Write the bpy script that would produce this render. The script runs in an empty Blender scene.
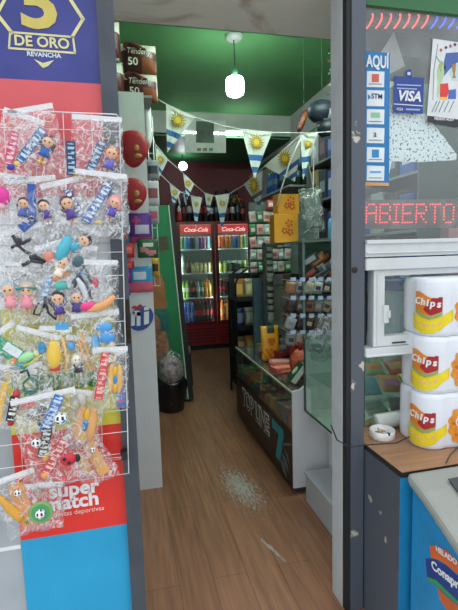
import bpy, bmesh, math, random
from mathutils import Vector, Matrix, noise
random.seed(7)
SC = bpy.context.scene
COL = SC.collection
R_ = math.radians

# ---------------------------------------------------------------- camera
FPX, YAW, PITCH, ROLL = 440.0, R_(13), R_(6.5), R_(1.7)
CAM = Vector((0, 0, 1.5))
_F = Vector((math.sin(YAW)*math.cos(PITCH), math.cos(YAW)*math.cos(PITCH), -math.sin(PITCH)))
_R0 = Vector((math.cos(YAW), -math.sin(YAW), 0)); _U0 = _R0.cross(_F)
_R = math.cos(ROLL)*_R0 - math.sin(ROLL)*_U0
_U = math.sin(ROLL)*_R0 + math.cos(ROLL)*_U0
cd = bpy.data.cameras.new('camera'); cam = bpy.data.objects.new('camera', cd); COL.objects.link(cam)
cd.sensor_fit = 'VERTICAL'; cd.sensor_height = 24.0; cd.lens = FPX*24.0/610.0
cd.clip_start = 0.02; cd.clip_end = 200
M = Matrix((( _R.x, _U.x, -_F.x, CAM.x), (_R.y, _U.y, -_F.y, CAM.y), (_R.z, _U.z, -_F.z, CAM.z), (0, 0, 0, 1)))
cam.matrix_world = M
SC.camera = cam

def P(px, py, X=None, Y=None, Z=None):
    """point of the place seen at a photo pixel, on a plane whose real position is known"""
    d = _F*FPX + _R*(px-229) - _U*(py-305)
    if X is not None: t = (X-CAM.x)/d.x
    elif Y is not None: t = (Y-CAM.y)/d.y
    else: t = (Z-CAM.z)/d.z
    return CAM + d*t

# ---------------------------------------------------------------- world, exposure
w = bpy.data.worlds.new('overcast_sky'); SC.world = w; w.use_nodes = True
nt = w.node_tree; nt.nodes.clear()
wo = nt.nodes.new('ShaderNodeOutputWorld'); bg = nt.nodes.new('ShaderNodeBackground')
tc = nt.nodes.new('ShaderNodeTexCoord'); sx = nt.nodes.new('ShaderNodeSeparateXYZ')
cr = nt.nodes.new('ShaderNodeValToRGB')
cr.color_ramp.elements[0].position = 0.0; cr.color_ramp.elements[0].color = (0.22, 0.21, 0.20, 1)
cr.color_ramp.elements[1].position = 0.75; cr.color_ramp.elements[1].color = (0.86, 0.93, 1.0, 1)
e = cr.color_ramp.elements.new(0.12); e.color = (0.60, 0.63, 0.66, 1)
nt.links.new(tc.outputs['Generated'], sx.inputs[0]); nt.links.new(sx.outputs['Z'], cr.inputs[0])
nt.links.new(cr.outputs[0], bg.inputs[0]); nt.links.new(bg.outputs[0], wo.inputs[0])
bg.inputs[1].default_value = 1.3
SC.view_settings.view_transform = 'Standard'; SC.view_settings.look = 'None'
SC.view_settings.gamma = 1; SC.view_settings.use_curve_mapping = False
SC.view_settings.exposure = 0.55

# ---------------------------------------------------------------- materials
def lin(c):
    if isinstance(c, str):
        c = c.lstrip('#'); c = [int(c[i:i+2], 16)/255 for i in (0, 2, 4)]
    return tuple(((v+0.055)/1.055)**2.4 if v > 0.04045 else v/12.92 for v in c[:3]) + (1,)
MATS = {}
def mat(name, col='#808080', rough=0.5, metal=0.0, var=0.08, scale=18.0, bump=0.0, emit=0.0, coat=0.0, stretch=(1, 1, 1)):
    if name in MATS: return MATS[name]
    m = bpy.data.materials.new(name); m.use_nodes = True
    n, l = m.node_tree.nodes, m.node_tree.links
    b = n['Principled BSDF']; c = lin(col)
    b.inputs['Roughness'].default_value = rough; b.inputs['Metallic'].default_value = metal
    b.inputs['Coat Weight'].default_value = coat
    t = n.new('ShaderNodeTexCoord'); mp = n.new('ShaderNodeMapping'); nz = n.new('ShaderNodeTexNoise')
    mp.inputs['Scale'].default_value = stretch
    nz.inputs['Scale'].default_value = scale; nz.inputs['Detail'].default_value = 4
    l.new(t.outputs['Object'], mp.inputs[0]); l.new(mp.outputs[0], nz.inputs['Vector'])
    r = n.new('ShaderNodeValToRGB')
    r.color_ramp.elements[0].position = 0.3; r.color_ramp.elements[1].position = 0.7
    r.color_ramp.elements[0].color = tuple(v*(1-var) for v in c[:3])+(1,)
    r.color_ramp.elements[1].color = tuple(min(1, v*(1+var)) for v in c[:3])+(1,)
    l.new(nz.outputs['Fac'], r.inputs[0]); l.new(r.outputs[0], b.inputs['Base Color'])
    if bump:
        bp = n.new('ShaderNodeBump'); bp.inputs['Strength'].default_value = bump; bp.inputs['Distance'].default_value = 0.01
        l.new(nz.outputs['Fac'], bp.inputs['Height']); l.new(bp.outputs[0], b.inputs['Normal'])
    if emit:
        b.inputs['Emission Color'].default_value = c; b.inputs['Emission Strength'].default_value = emit
    MATS[name] = m; return m
def H(c, rough=0.45, **k):                    # plain colour material by hex code
    return mat('paint_'+c.lstrip('#')+('' if rough == 0.45 else '_%d' % (rough*100)), c, rough, **k)
def sheet_mat(name, tint='#ffffff', base=0.12, gain=0.25, rough=0.08, scale=30, bump=0.0, ior=1.45, thr=(0.5, 0.75), crease=0):
    """clear pane or film: see-through with a skin of reflection and a little haze"""
    if name in MATS: return MATS[name]
    m = bpy.data.materials.new(name); m.use_nodes = True
    n, l = m.node_tree.nodes, m.node_tree.links; n.clear()
    o = n.new('ShaderNodeOutputMaterial'); tr = n.new('ShaderNodeBsdfTransparent'); gl = n.new('ShaderNodeBsdfGlossy')
    df = n.new('ShaderNodeBsdfDiffuse'); lw = n.new('ShaderNodeLayerWeight'); pw = n.new('ShaderNodeMath'); pw.operation = 'POWER'; pw.inputs[1].default_value = 4.0; fr = n.new('ShaderNodeMapRange'); m1 = n.new('ShaderNodeMixShader'); m2 = n.new('ShaderNodeMixShader')
    tr.inputs[0].default_value = lin(tint); gl.inputs['Roughness'].default_value = rough
    gl.inputs[0].default_value = (1, 1, 1, 1); df.inputs[0].default_value = lin('#f2f4f6'); lw.inputs['Blend'].default_value = 0.5; l.new(lw.outputs['Facing'], pw.inputs[0]); l.new(pw.outputs[0], fr.inputs[0]); fr.inputs[3].default_value = (ior-1)*.1; fr.inputs[4].default_value = .8
    t = n.new('ShaderNodeTexCoord'); nz = n.new('ShaderNodeTexNoise'); nz.inputs['Scale'].default_value = scale; nz.inputs['Detail'].default_value = 5
    nz.inputs['Distortion'].default_value = 1.2
    l.new(t.outputs['Object'], nz.inputs['Vector'])
    mr = n.new('ShaderNodeMapRange'); mr.inputs[3].default_value = base; mr.inputs[4].default_value = base+gain
    if crease:      # white streaks along the film's creases, painted in for sky glints
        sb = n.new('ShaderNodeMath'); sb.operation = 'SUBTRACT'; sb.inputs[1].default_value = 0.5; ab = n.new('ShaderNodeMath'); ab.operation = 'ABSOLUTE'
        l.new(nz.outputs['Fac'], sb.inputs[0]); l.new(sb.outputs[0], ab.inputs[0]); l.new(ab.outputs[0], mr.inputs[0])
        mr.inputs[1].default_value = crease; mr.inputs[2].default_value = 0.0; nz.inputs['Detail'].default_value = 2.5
    else:
        mr.inputs[1].default_value = thr[0]; mr.inputs[2].default_value = thr[1]; l.new(nz.outputs['Fac'], mr.inputs[0])
    l.new(mr.outputs[0], m1.inputs[0])
    l.new(tr.outputs[0], m1.inputs[1]); l.new(df.outputs[0], m1.inputs[2])
    l.new(fr.outputs[0], m2.inputs[0]); l.new(m1.outputs[0], m2.inputs[1]); l.new(gl.outputs[0], m2.inputs[2])
    if bump:
        bp = n.new('ShaderNodeBump'); bp.inputs['Strength'].default_value = bump; bp.inputs['Distance'].default_value = 0.02
        l.new(nz.outputs['Fac'], bp.inputs['Height']); l.new(bp.outputs[0], gl.inputs['Normal']); l.new(bp.outputs[0], lw.inputs['Normal'])
    l.new(m2.outputs[0], o.inputs[0]); MATS[name] = m; return m

GLASS = sheet_mat('window_glass', '#f6faf9', 0.04, 0.06, 0.02, 3)
CASEGLASS = sheet_mat('case_glass', '#edf5f2', 0.03, 0.05, 0.03, 5)
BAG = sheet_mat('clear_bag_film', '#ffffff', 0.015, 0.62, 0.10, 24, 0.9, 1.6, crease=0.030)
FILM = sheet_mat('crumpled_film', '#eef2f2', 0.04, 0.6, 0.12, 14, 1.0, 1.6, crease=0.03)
WHITE = H('#e6e8ea'); BLACK = H('#16171a'); DARKMETAL = mat('dark_grey_painted_metal', '#4a4f57', 0.45, 0.3, 0.15, 9, 0.05)
WHITEWIRE = H('#f0f0f0', 0.35); CHROME = mat('chrome', '#c8c8c8', 0.2, 1.0, 0.02)

# ---------------------------------------------------------------- mesh helpers
class MB:
    def __init__(s): s.v = []; s.f = []; s.m = []
    def add(s, vs, fs, m=0, T=None):
        o = len(s.v)
        for p in vs:
            p = Vector(p); s.v.append(T @ p if T is not None else p)
        for k, f in enumerate(fs):
            s.f.append(tuple(o+i for i in f)); s.m.append(m[k] if isinstance(m, (list, tuple)) else m)
        return s
    def box(s, x0, x1, y0, y1, z0, z1, m=0, T=None):
        v = [(x, y, z) for x in (x0, x1) for y in (y0, y1) for z in (z0, z1)]
        f = [(0, 1, 3, 2), (4, 6, 7, 5), (0, 4, 5, 1), (2, 3, 7, 6), (0, 2, 6, 4), (1, 5, 7, 3)]
        return s.add(v, f, m, T)
    def prism(s, pts, d, m=0, T=None, mside=None):
        """polygon pts extruded by vector d"""
        d = Vector(d); n = len(pts); a = [Vector(p) for p in pts]; b = [p+d for p in a]
        fs = [tuple(range(n))[::-1], tuple(range(n, 2*n))] + [(i, (i+1) % n, n+(i+1) % n, n+i) for i in range(n)]
        ms = [m, m]+[m if mside is None else mside]*n
        return s.add(a+b, fs, ms, T)
    def lathe(s, prof, n=14, ms=0, T=None, cap=True):
        vs = [(r*math.cos(2*math.pi*i/n), r*math.sin(2*math.pi*i/n), z) for r, z in prof for i in range(n)]
        fs = []; mm = []
        for k in range(len(prof)-1):
            for i in range(n):
                fs.append((k*n+i, k*n+(i+1) % n, (k+1)*n+(i+1) % n, (k+1)*n+i)); mm.append(ms[k] if isinstance(ms, (list, tuple)) else ms)
        if cap:
            fs.append(tuple(range(n))[::-1]); mm.append(mm[0]); t = (len(prof)-1)*n
            fs.append(tuple(t+i for i in range(n))); mm.append(mm[-2])
        return s.add(vs, fs, mm, T)
    def tube(s, pts, r, n=6, m=0, closed=False, T=None):
        pts = [Vector(p) for p in pts]; N = len(pts); vs = []; fs = []
        for i, p in enumerate(pts):
            a = pts[(i-1) % N] if (closed or i > 0) else p; b = pts[(i+1) % N] if (closed or i < N-1) else p
            d = (b-a).normalized(); u = d.cross(Vector((0.13, 0.31, 0.94)))
            if u.length < 0.05: u = d.cross(Vector((1, 0, 0)))
            u.normalize(); v = d.cross(u)
            rr = r[i] if isinstance(r, (list, tuple)) else r
            for k in range(n):
                an = 2*math.pi*k/n; vs.append(p+u*(rr*math.cos(an))+v*(rr*math.sin(an)))
        for i in range(N if closed else N-1):
            j = (i+1) % N
            for k in range(n): fs.append((i*n+k, i*n+(k+1) % n, j*n+(k+1) % n, j*n+k))
        if not closed: fs.append(tuple(range(n))[::-1]); fs.append(tuple((N-1)*n+k for k in range(n)))
        return s.add(vs, fs, m, T)
    def ball(s, c, r, m=0, T=None, n=12, k=8, fn=None):
        c = Vector(c); r = (r, r, r) if not isinstance(r, (tuple, list)) else r
        vs = [(c.x, c.y, c.z+r[2])]
        for j in range(1, k):
            th = math.pi*j/k
            for i in range(n):
                ph = 2*math.pi*i/n; vs.append((c.x+r[0]*math.sin(th)*math.cos(ph), c.y+r[1]*math.sin(th)*math.sin(ph), c.z+r[2]*math.cos(th)))
        vs.append((c.x, c.y, c.z-r[2])); fs = []; mm = []
        for i in range(n): fs.append((0, 1+i, 1+(i+1) % n))
        for j in range(k-2):
            for i in range(n): fs.append((1+j*n+i, 1+(j+1)*n+i, 1+(j+1)*n+(i+1) % n, 1+j*n+(i+1) % n))
        L = len(vs)-1
        for i in range(n): fs.append((L, 1+(k-2)*n+(i+1) % n, 1+(k-2)*n+i))
        if fn:
            for f in fs:
                q = sum((Vector(vs[i]) for i in f), Vector())/len(f); mm.append(fn((q.x-c.x)/r[0], (q.y-c.y)/r[1], (q.z-c.z)/r[2]))
        return s.add(vs, fs, mm if fn else m, T)
    def pillow(s, w_, h_, d_, nx=10, nz=12, mfn=None, crumple=0.0, T=None, seed=0, backm=0):
        """sealed packet: front faces -Y, u to the right, v up"""
        g = []
        for side in (-1, 1):
            for j in range(nz+1):
                for i in range(nx+1):
                    u, v = i/nx, j/nz
                    t = (max(0, math.sin(math.pi*u))**0.5)*(max(0, math.sin(math.pi*v))**0.6)
                    x = (u-0.5)*w_; z = (v-0.5)*h_
                    edge = i in (0, nx) or j in (0, nz)
                    y = side*d_*0.5*t
                    if crumple:
                        q = noise.noise_vector(Vector((x*45+seed*3.1, side*2.0+seed, z*45)))
                        k = 0.25 if edge else 1.0
                        y += crumple*q.y*k*(0.3+t); x += crumple*q.x*0.8; z += crumple*q.z*0.8
                        if edge and side == 1:
                            x, y, z = g[j*(nx+1)+i]; y += 0.0004
                    elif edge: y = side*0.0006
                    g.append((x, y, z))
        N = (nx+1)*(nz+1); fs = []; mm = []
        for side in (0, 1):
            for j in range(nz):
                for i in range(nx):
                    a = side*N+j*(nx+1)+i; f = (a, a+1, a+nx+2, a+nx+1)
                    fs.append(f if side == 0 else f[::-1])
                    mm.append((mfn((i+.5)/nx, (j+.5)/nz) if mfn else 0) if side == 0 else backm)
        ring = [i for i in range(nx+1)]+[j*(nx+1)+nx for j in range(1, nz+1)]+[nz*(nx+1)+i for i in range(nx-1, -1, -1)]+[j*(nx+1) for j in range(nz-1, 0, -1)]
        for k in range(len(ring)):
            a, b = ring[k], ring[(k+1) % len(ring)]; fs.append((a, b, b+N, a+N)[::-1]); mm.append(mm[0])
        return s.add(g, fs, mm, T)
    def build(s, name, mats, parent=None, smooth=False, origin=None, world=False, bevel=0):
        me = bpy.data.meshes.new(name)
        off = Vector(origin) if origin is not None else (parent_world(parent) if (world and parent) else Vector())
        me.from_pydata([tuple(v-off) for v in s.v], [], s.f)
        for m_ in (mats if isinstance(mats, (list, tuple)) else [mats]): me.materials.append(m_)
        me.polygons.foreach_set('material_index', s.m)
        if smooth: me.polygons.foreach_set('use_smooth', [True]*len(s.f))
        me.update()
        bm = bmesh.new(); bm.from_mesh(me); bmesh.ops.recalc_face_normals(bm, faces=bm.faces); bm.to_mesh(me); bm.free()
        o = bpy.data.objects.new(name, me); COL.objects.link(o)
        if parent: o.parent = parent
        elif origin is not None: o.location = off
        if bevel:
            b = o.modifiers.new('bevel', 'BEVEL'); b.width = bevel; b.segments = 2; b.limit_method = 'ANGLE'
        return o
def parent_world(p):
    v = Vector()
    while p: v += p.location; p = p.parent
    return v
def tag(o, label=None, cat=None, group=None, kind=None):
    if label: o['label'] = label
    if cat: o['category'] = cat
    if group: o['group'] = group
    if kind: o['kind'] = kind
    return o
def thing(name, label, cat, loc, group=None, rot=(0, 0, 0)):
    o = bpy.data.objects.new(name, None); COL.objects.link(o); o.empty_display_size = 0.05
    o.location = loc; o.rotation_euler = rot
    return tag(o, label, cat, group)
def one(mb, name, mats, label, cat, origin, group=None, **k):
    return tag(mb.build(name, mats, origin=origin, **k), label, cat, group)
def struct(mb, name, mats, **k):
    return tag(mb.build(name, mats, **k), kind='structure')
def copy_tree(o, parent=None):
    c = o.copy(); COL.objects.link(c)
    if parent: c.parent = parent
    for ch in list(o.children): copy_tree(ch, c)
    return c
def text(s, name, m, parent, loc, size, rot=(math.pi/2, 0, 0), ext=0.0012, bold=0.0, spacing=1.0, shear=0.0, sx=1.0, align='CENTER', vstretch=1.0):
    """raised or printed lettering; loc is the world position"""
    cu = bpy.data.curves.new(name, 'FONT'); cu.body = s; cu.size = size; cu.extrude = ext; cu.offset = bold
    cu.space_character = spacing; cu.shear = shear; cu.align_x = align; cu.align_y = 'CENTER'; cu.resolution_u = 3
    t = bpy.data.objects.new(name, cu); COL.objects.link(t)
    bpy.context.view_layer.update()
    me = bpy.data.meshes.new_from_object(t.evaluated_get(bpy.context.evaluated_depsgraph_get()))
    bpy.data.objects.remove(t)
    me.transform(Matrix.Diagonal((sx, vstretch, 1, 1)))
    o = bpy.data.objects.new(name, me); COL.objects.link(o); me.materials.clear(); me.materials.append(m)
    for p in me.polygons: p.material_index = 0
    o.rotation_euler = rot
    if parent: o.parent = parent; o.location = Vector(loc)-parent_world(parent)
    else: o.location = loc
    return o
def pxpoly(mb, pts, m=0, Y=None, X=None, t=0.001):
    q = [P(a, b, Y=Y) if Y is not None else P(a, b, X=X) for a, b in pts]
    return mb.prism(q, (0, t, 0) if Y is not None else (t, 0, 0), m)
FL = (math.pi/2, 0, -math.pi/2)     # lettering on a face turned to -X

# ================================================================ SETTING
# floor: brown laminate planks running into the shop, with a worn grey patch
fm = bpy.data.materials.new('laminate_planks'); fm.use_nodes = True
n, l = fm.node_tree.nodes, fm.node_tree.links; b = n['Principled BSDF']; b.inputs['Roughness'].default_value = 0.42
t = n.new('ShaderNodeTexCoord'); mp = n.new('ShaderNodeMapping'); mp.inputs['Rotation'].default_value = (0, 0, math.pi/2)
br = n.new('ShaderNodeTexBrick'); br.inputs['Scale'].default_value = 1.0; br.inputs['Brick Width'].default_value = 1.25
br.inputs['Row Height'].default_value = 0.16; br.inputs['Mortar Size'].default_value = 0.0012; br.inputs['Bias'].default_value = 0.0
br.inputs['Color1'].default_value = lin('#94694f'); br.inputs['Color2'].default_value = lin('#8a6047'); br.inputs['Mortar'].default_value = lin('#4a3527')
l.new(t.outputs['Object'], mp.inputs[0]); l.new(mp.outputs[0], br.inputs['Vector'])
m2 = n.new('ShaderNodeMapping'); m2.inputs['Scale'].default_value = (26, 1.6, 1); nz = n.new('ShaderNodeTexNoise'); nz.inputs['Scale'].default_value = 1.6
nz.inputs['Detail'].default_value = 6; nz.inputs['Distortion'].default_value = 0.6
l.new(t.outputs['Object'], m2.inputs[0]); l.new(m2.outputs[0], nz.inputs['Vector'])
mx = n.new('ShaderNodeMix'); mx.data_type = 'RGBA'; mx.blend_type = 'MULTIPLY'; mx.inputs[0].default_value = 0.75
rp = n.new('ShaderNodeValToRGB'); rp.color_ramp.elements[0].color = (0.55, 0.5, 0.46, 1); rp.color_ramp.elements[1].color = (1.15, 1.12, 1.1, 1)
rp.color_ramp.elements[0].position = 0.3; rp.color_ramp.elements[1].position = 0.66
l.new(nz.outputs['Fac'], rp.inputs[0]); l.new(br.outputs['Color'], mx.inputs[6]); l.new(rp.outputs[0], mx.inputs[7])
# worn patch and scratch (wear with a shape of its own)
def wear(cx, cy, rx, ry, rot, scale, lo, hi, sy=1):
    q = n.new('ShaderNodeMapping'); q.vector_type = 'TEXTURE'; q.inputs['Location'].default_value = (cx, cy, 0); q.inputs['Rotation'].default_value = (0, 0, rot)
    q.inputs['Scale'].default_value = (rx, ry, 1); l.new(t.outputs['Object'], q.inputs[0])
    ln = n.new('ShaderNodeVectorMath'); ln.operation = 'LENGTH'; l.new(q.outputs[0], ln.inputs[0])
    f = n.new('ShaderNodeMapRange'); f.inputs[1].default_value = 1.0; f.inputs[2].default_value = 0.0; f.inputs[3].default_value = 0; f.inputs[4].default_value = 0.42
    l.new(ln.outputs['Value'], f.inputs[0])
    z = n.new('ShaderNodeTexNoise'); z.inputs['Scale'].default_value = scale; z.inputs['Detail'].default_value = 5
    sq = n.new('ShaderNodeMapping'); sq.inputs['Scale'].default_value = (1, sy, 1); l.new(t.outputs['Object'], sq.inputs[0]); l.new(sq.outputs[0], z.inputs['Vector'])
    a = n.new('ShaderNodeMath'); a.operation = 'ADD'; l.new(f.outputs[0], a.inputs[0]); l.new(z.outputs['Fac'], a.inputs[1])
    r = n.new('ShaderNodeMapRange'); r.inputs[1].default_value = lo; r.inputs[2].default_value = hi; l.new(a.outputs[0], r.inputs[0])
    k = n.new('ShaderNodeMath'); k.operation = 'MULTIPLY'; g = n.new('ShaderNodeMath'); g.operation = 'LESS_THAN'; g.inputs[1].default_value = 1.0
    l.new(ln.outputs['Value'], g.inputs[0]); l.new(g.outputs[0], k.inputs[0]); l.new(r.outputs[0], k.inputs[1]); return k
c1 = P(241, 487, Z=0); c2 = P(271, 548, Z=0)
w1 = wear(c1.x, c1.y, 0.15, 0.42, R_(8), 85, 0.62, 0.88, 0.3); w2 = wear(c2.x, c2.y, 0.012, 0.13, R_(18), 60, 0.50, 0.75, 0.4)
c3 = P(335, 583, Z=0)
ad = n.new('ShaderNodeMath'); ad.operation = 'MAXIMUM'; l.new(w1.outputs[0], ad.inputs[0]); l.new(w2.outputs[0], ad.inputs[1])
mw = n.new('ShaderNodeMix'); mw.data_type = 'RGBA'; l.new(ad.outputs[0], mw.inputs[0]); l.new(mx.outputs[2], mw.inputs[6]); mw.inputs[7].default_value = lin('#9d9a94')
l.new(mw.outputs[2], b.inputs['Base Color'])
struct(MB().box(-0.6, 2.5, 1.5, 7.8, -0.06, 0), 'floor', fm)
struct(MB().box(-4, 6, -5, 1.5, -0.14, -0.08), 'pavement', mat('pavement_concrete', '#c9c6bf', 0.9, 0, 0.15, 8))

GREENC = mat('green_ceiling_paint', '#4f8a54', 0.75, 0, 0.10, 1.5)
GREENW = mat('deep_green_paint', '#2e6b3f', 0.5, 0, 0.10, 3)
GREYW = mat('pale_grey_wall_paint', '#a9ada9', 0.7, 0, 0.08, 4)
DRED = mat('dark_red_wall_paint', '#5d1f26', 0.6, 0, 0.12, 3)
struct(MB().box(-0.6, 2.5, 2.1, 6.2, 3.42, 3.5), 'ceiling', GREENC)
struct(MB().box(-0.7, 2.5, 6.1, 6.2, 3.12, 3.44), 'trim_1', GREYW)
struct(MB().box(-0.7, 2.5, 6.1, 7.8, 3.10, 3.14), 'trim_2', GREENW)
struct(MB().box(-0.7, 2.5, 7.72, 7.85, 0, 3.12), 'wall_back', DRED)
struct(MB().box(-0.7, -0.6, 1.6, 7.8, 0, 3.5), 'wall_left', GREYW)
struct(MB().box(2.38, 2.5, 1.5, 7.8, 0, 3.5), 'wall_right', GREYW)
struct(MB().box(2.35, 2.38, 4.6, 7.72, 2.92, 3.02), 'trim_3', GREENW)
# stained beam over the doorway
bmx = mat('stained_plaster', '#b3a599', 0.8, 0, 0.0, 3)
nn, ll = bmx.node_tree.nodes, bmx.node_tree.links
zz = [q for q in nn if q.type == 'TEX_NOISE'][0]; zz.inputs['Scale'].default_value = 2.2; zz.inputs['Detail'].default_value = 6; zz.inputs['Distortion'].default_value = 1.0
rr = [q for q in nn if q.type == 'VALTORGB'][0]
rr.color_ramp.elements[0].color = lin('#b09078'); rr.color_ramp.elements[0].position = 0.36; rr.color_ramp.elements[1].color = lin('#ece5dc'); rr.color_ramp.elements[1].position = 0.50
struct(MB().box(-0.6, 2.38, 1.56, 2.14, 2.55, 3.5, 0), 'trim_4', bmx)
struct(MB().box(-0.6, 2.38, 2.14, 2.17, 2.56, 3.5, 0), 'trim_6', GREENC)
# facade
FAC = mat('pale_grey_facade_paint', '#a6acb1', 0.6, 0, 0.07, 7)
mbf = MB().box(-3.2, -0.03, 1.55, 1.66, -0.1, 3.6); struct(mbf, 'wall_front_left', FAC)
struct(MB().box(-0.03, 2.6, 1.50, 1.62, 2.62, 3.6), 'wall_front_top', FAC)
struct(MB().box(1.95, 4.5, 1.55, 1.66, -0.1, 3.6), 'wall_front_right', FAC)
struct(MB().box(-3.2, -0.405, 1.546, 1.55, 0.515, 0.528), 'trim_7', H('#e4e6e8'))
# raised ribs on the pale band
rb = MB()
for z in (1.42, 1.485, 1.55, 1.615, 1.68): rb.box(-1.2, -0.036, 1.541, 1.544, z, z+0.003)
struct(rb, 'trim_8', H('#b4bac0'))
# left door post with its strike plate
d1 = struct(MB().box(-0.046, 0.006, 1.52, 1.60, -0.1, 2.62), 'door_1', DARKMETAL)
pl = MB(); q = P(127, 320, Y=1.52)
pl.box(-0.010, 0.004, 1.514, 1.521, q.z-0.08, q.z+0.07); pl.box(-0.007, 0.001, 1.509, 1.515, q.z-0.055, q.z-0.015); pl.box(-0.007, 0.001, 1.509, 1.515, q.z+0.01, q.z+0.045)
o = pl.build('strike_plate', mat('rusty_iron', '#3a302b', 0.6, 0.6, 0.4, 60, 0.3), d1); o['label'] = 'rusty dark strike plate'
# right jamb: white reveal, black gasket, grey post with chipped paint
WJ = mat('white_jamb_paint', '#b9bdc0', 0.5, 0, 0.06, 12)
struct(MB().box(0.817, 0.90, 1.57, 1.66, 0, 2.58), 'trim_9', WJ)
struct(MB().box(0.820, 0.838, 1.54, 1.57, -0.1, 2.62), 'trim_10', mat('black_gasket', '#1c1d1f', 0.6))
post = MATS.get('chip') or mat('chipped_grey_post_paint', '#565c64', 0.45, 0.2, 0.0, 5)
nn = post.node_tree.nodes; rr = [q for q in nn if q.type == 'VALTORGB'][0]; zz = [q for q in nn if q.type == 'TEX_NOISE'][0]
zz.inputs['Scale'].default_value = 11; zz.inputs['Detail'].default_value = 8
rr.color_ramp.elements[0].color = lin('#565c66'); rr.color_ramp.elements[0].position = 0.66; rr.color_ramp.elements[1].color = lin('#c5bdb0'); rr.color_ramp.elements[1].position = 0.69
d2 = struct(MB().box(0.838, 0.894, 1.535, 1.62, -0.1, 2.62), 'door_2', post)
q = P(355, 270, Y=1.53); mb = MB().lathe([(0.011, 0), (0.011, 0.006), (0.006, 0.008)], 12, 0, Matrix.Translation((q.x, 1.536, q.z)) @ Matrix.Rotation(R_(90), 4, 'X'))
mb.build('lock_cylinder', mat('rusty_iron'), d2)
# window 1: fixed upper pane
GREEN_T = GREENW
w1o = struct(MB().box(0.894, 1.95, 1.585, 1.591, 1.535, 2.56), 'window_1', GLASS)
MB().box(0.894, 1.95, 1.575, 1.60, 2.405, 2.62).build('window_frame', GREEN_T, w1o)
MB().box(0.894, 0.902, 1.572, 1.60, 1.53, 2.50).build('window_frame', DARKMETAL, w1o)
MB().box(1.935, 1.95, 1.572, 1.60, 1.53, 2.50).build('window_frame', DARKMETAL, w1o)
# roller shutter box inside the shop window
struct(MB().box(1.03, 2.3, 1.78, 2.04, 2.33, 2.549).box(1.03, 2.3, 1.77, 2.05, 2.42, 2.43), 'trim_11', mat('shutter_box_grey', '#8b8b88', 0.6))
# window 2: white aluminium slider
ALU = mat('white_aluminium', '#d3d7d8', 0.35, 0.1, 0.04, 20); GAP = H('#2c2f33')
w2o = struct(MB().box(0.990, 1.95, 1.588, 1.592, 1.10, 1.46), 'window_2', GLASS)
fr = MB().box(0.896, 1.95, 1.53, 1.62, 1.475, 1.535).box(0.896, 1.95, 1.52, 1.62, 1.525, 1.54).box(0.896, 1.95, 1.52, 1.62, 1.488, 1.493).box(0.896, 1.95, 1.525, 1.62, 1.425, 1.47)
fr.build('window_frame', ALU, w2o, bevel=0.002)
fr = MB().box(0.896, 1.95, 1.525, 1.62, 1.088, 1.118).box(0.896, 1.95, 1.52, 1.62, 1.084, 1.092).box(1.92, 1.95, 1.53, 1.62, 1.11, 1.43)
fr.build('window_frame', ALU, w2o, bevel=0.002)
MB().box(0.896, 0.936, 1.59, 1.60, 1.118, 1.425).build('rubber_seal', GAP, w2o)
sash = MB().box(0.937, 0.985, 1.54, 1.585, 1.120, 1.424).box(0.985, 1.90, 1.54, 1.585, 1.400, 1.424).box(0.985, 1.90, 1.54, 1.585, 1.120, 1.160).box(0.950, 0.952, 1.536, 1.541, 1.13, 1.41).box(0.985, 0.990, 1.55, 1.58, 1.16, 1.40)
sash.build('window_sash', ALU, w2o, bevel=0.002)
h_ = MB().box(0.975, 0.998, 1.528, 1.541, 1.215, 1.285).box(0.990, 1.000, 1.520, 1.535, 1.235, 1.265); h_.build('window_latch', ALU, w2o, bevel=0.002)
MB().box(1.02, 1.08, 1.537, 1.541, 1.128, 1.134).build('drain_slot', GAP, w2o)
# wood counter board on a painted box below the slider
bx = struct(MB().box(0.90, 1.95, 1.30, 1.60, -0.1, 0.70), 'wall_counter_base', [post, H('#1f86b8')])
for p in bx.data.polygons:
    if abs(p.normal.y+1) < 0.1: p.material_index = 1
WOODC = mat('counter_wood', '#a37a5b', 0.5, 0, 0.18, 5, 0, stretch=(1, 14, 14))
cb = MB().box(0.905, 1.95, 1.297, 1.70, 0.706, 0.722).build('counter_board', [WOODC]); tag(cb, 'brown wood-grain counter board under the sliding window, holding ashtray and cookie packs', 'counter')
cb.data.materials.append(H('#2a2522'))
for p in cb.data.polygons:
    if abs(p.normal.z) < 0.5: p.material_index = 1
# tall white partition left of the aisle
PART = mat('white_board', '#d8dbdd', 0.45, 0, 0.03, 10)
struct(MB().box(-0.6, 0.157, 2.77, 2.80, 0, 2.47), 'wall_partition', PART)

# ================================================================ LAMPS
def lamp_bulb():
    q = P(235, 88, Y=4.0); x, y = q.x, q.y
    t = thing('ceiling_lamp', 'bright white hanging bulb on a short cord under the green ceiling', 'lamp', (x, y, 3.42))
    MB().lathe([(0.06, -0.035), (0.075, -0.02), (0.08, 0)], 20).build('ceiling_rose', H('#8f9894'), t, True)
    MB().tube([(0, 0, -0.03), (0.004, 0, -0.2), (0, 0, -0.27)], 0.005).build('cord', H('#1d2a22'), t)
    MB().lathe([(0.022, -0.35), (0.028, -0.335), (0.026, -0.29), (0.014, -0.27), (0.010, -0.25)], 16).build('socket', H('#2b5a48'), t, True)
    E_ = mat('lit_bulb', '#f4fff8', 0.3, 0, 0, emit=34)
    MB().lathe([(0.028, -0.345), (0.068, -0.355), (0.078, -0.372), (0.080, -0.46), (0.072, -0.49), (0.042, -0.508), (0.01, -0.512)], 20).build('bulb', E_, t, True)
lamp_bulb()
q = P(183, 166, Y=7.2)
t = thing('globe_lamp', 'small round lit lamp low before the dark red back wall', 'lamp', (q.x, q.y, 3.10))
MB().tube([(0, 0, 0), (0, 0, q.z-3.10+0.05)], 0.008).build('stem', H('#2b2b2b'), t)
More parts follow.
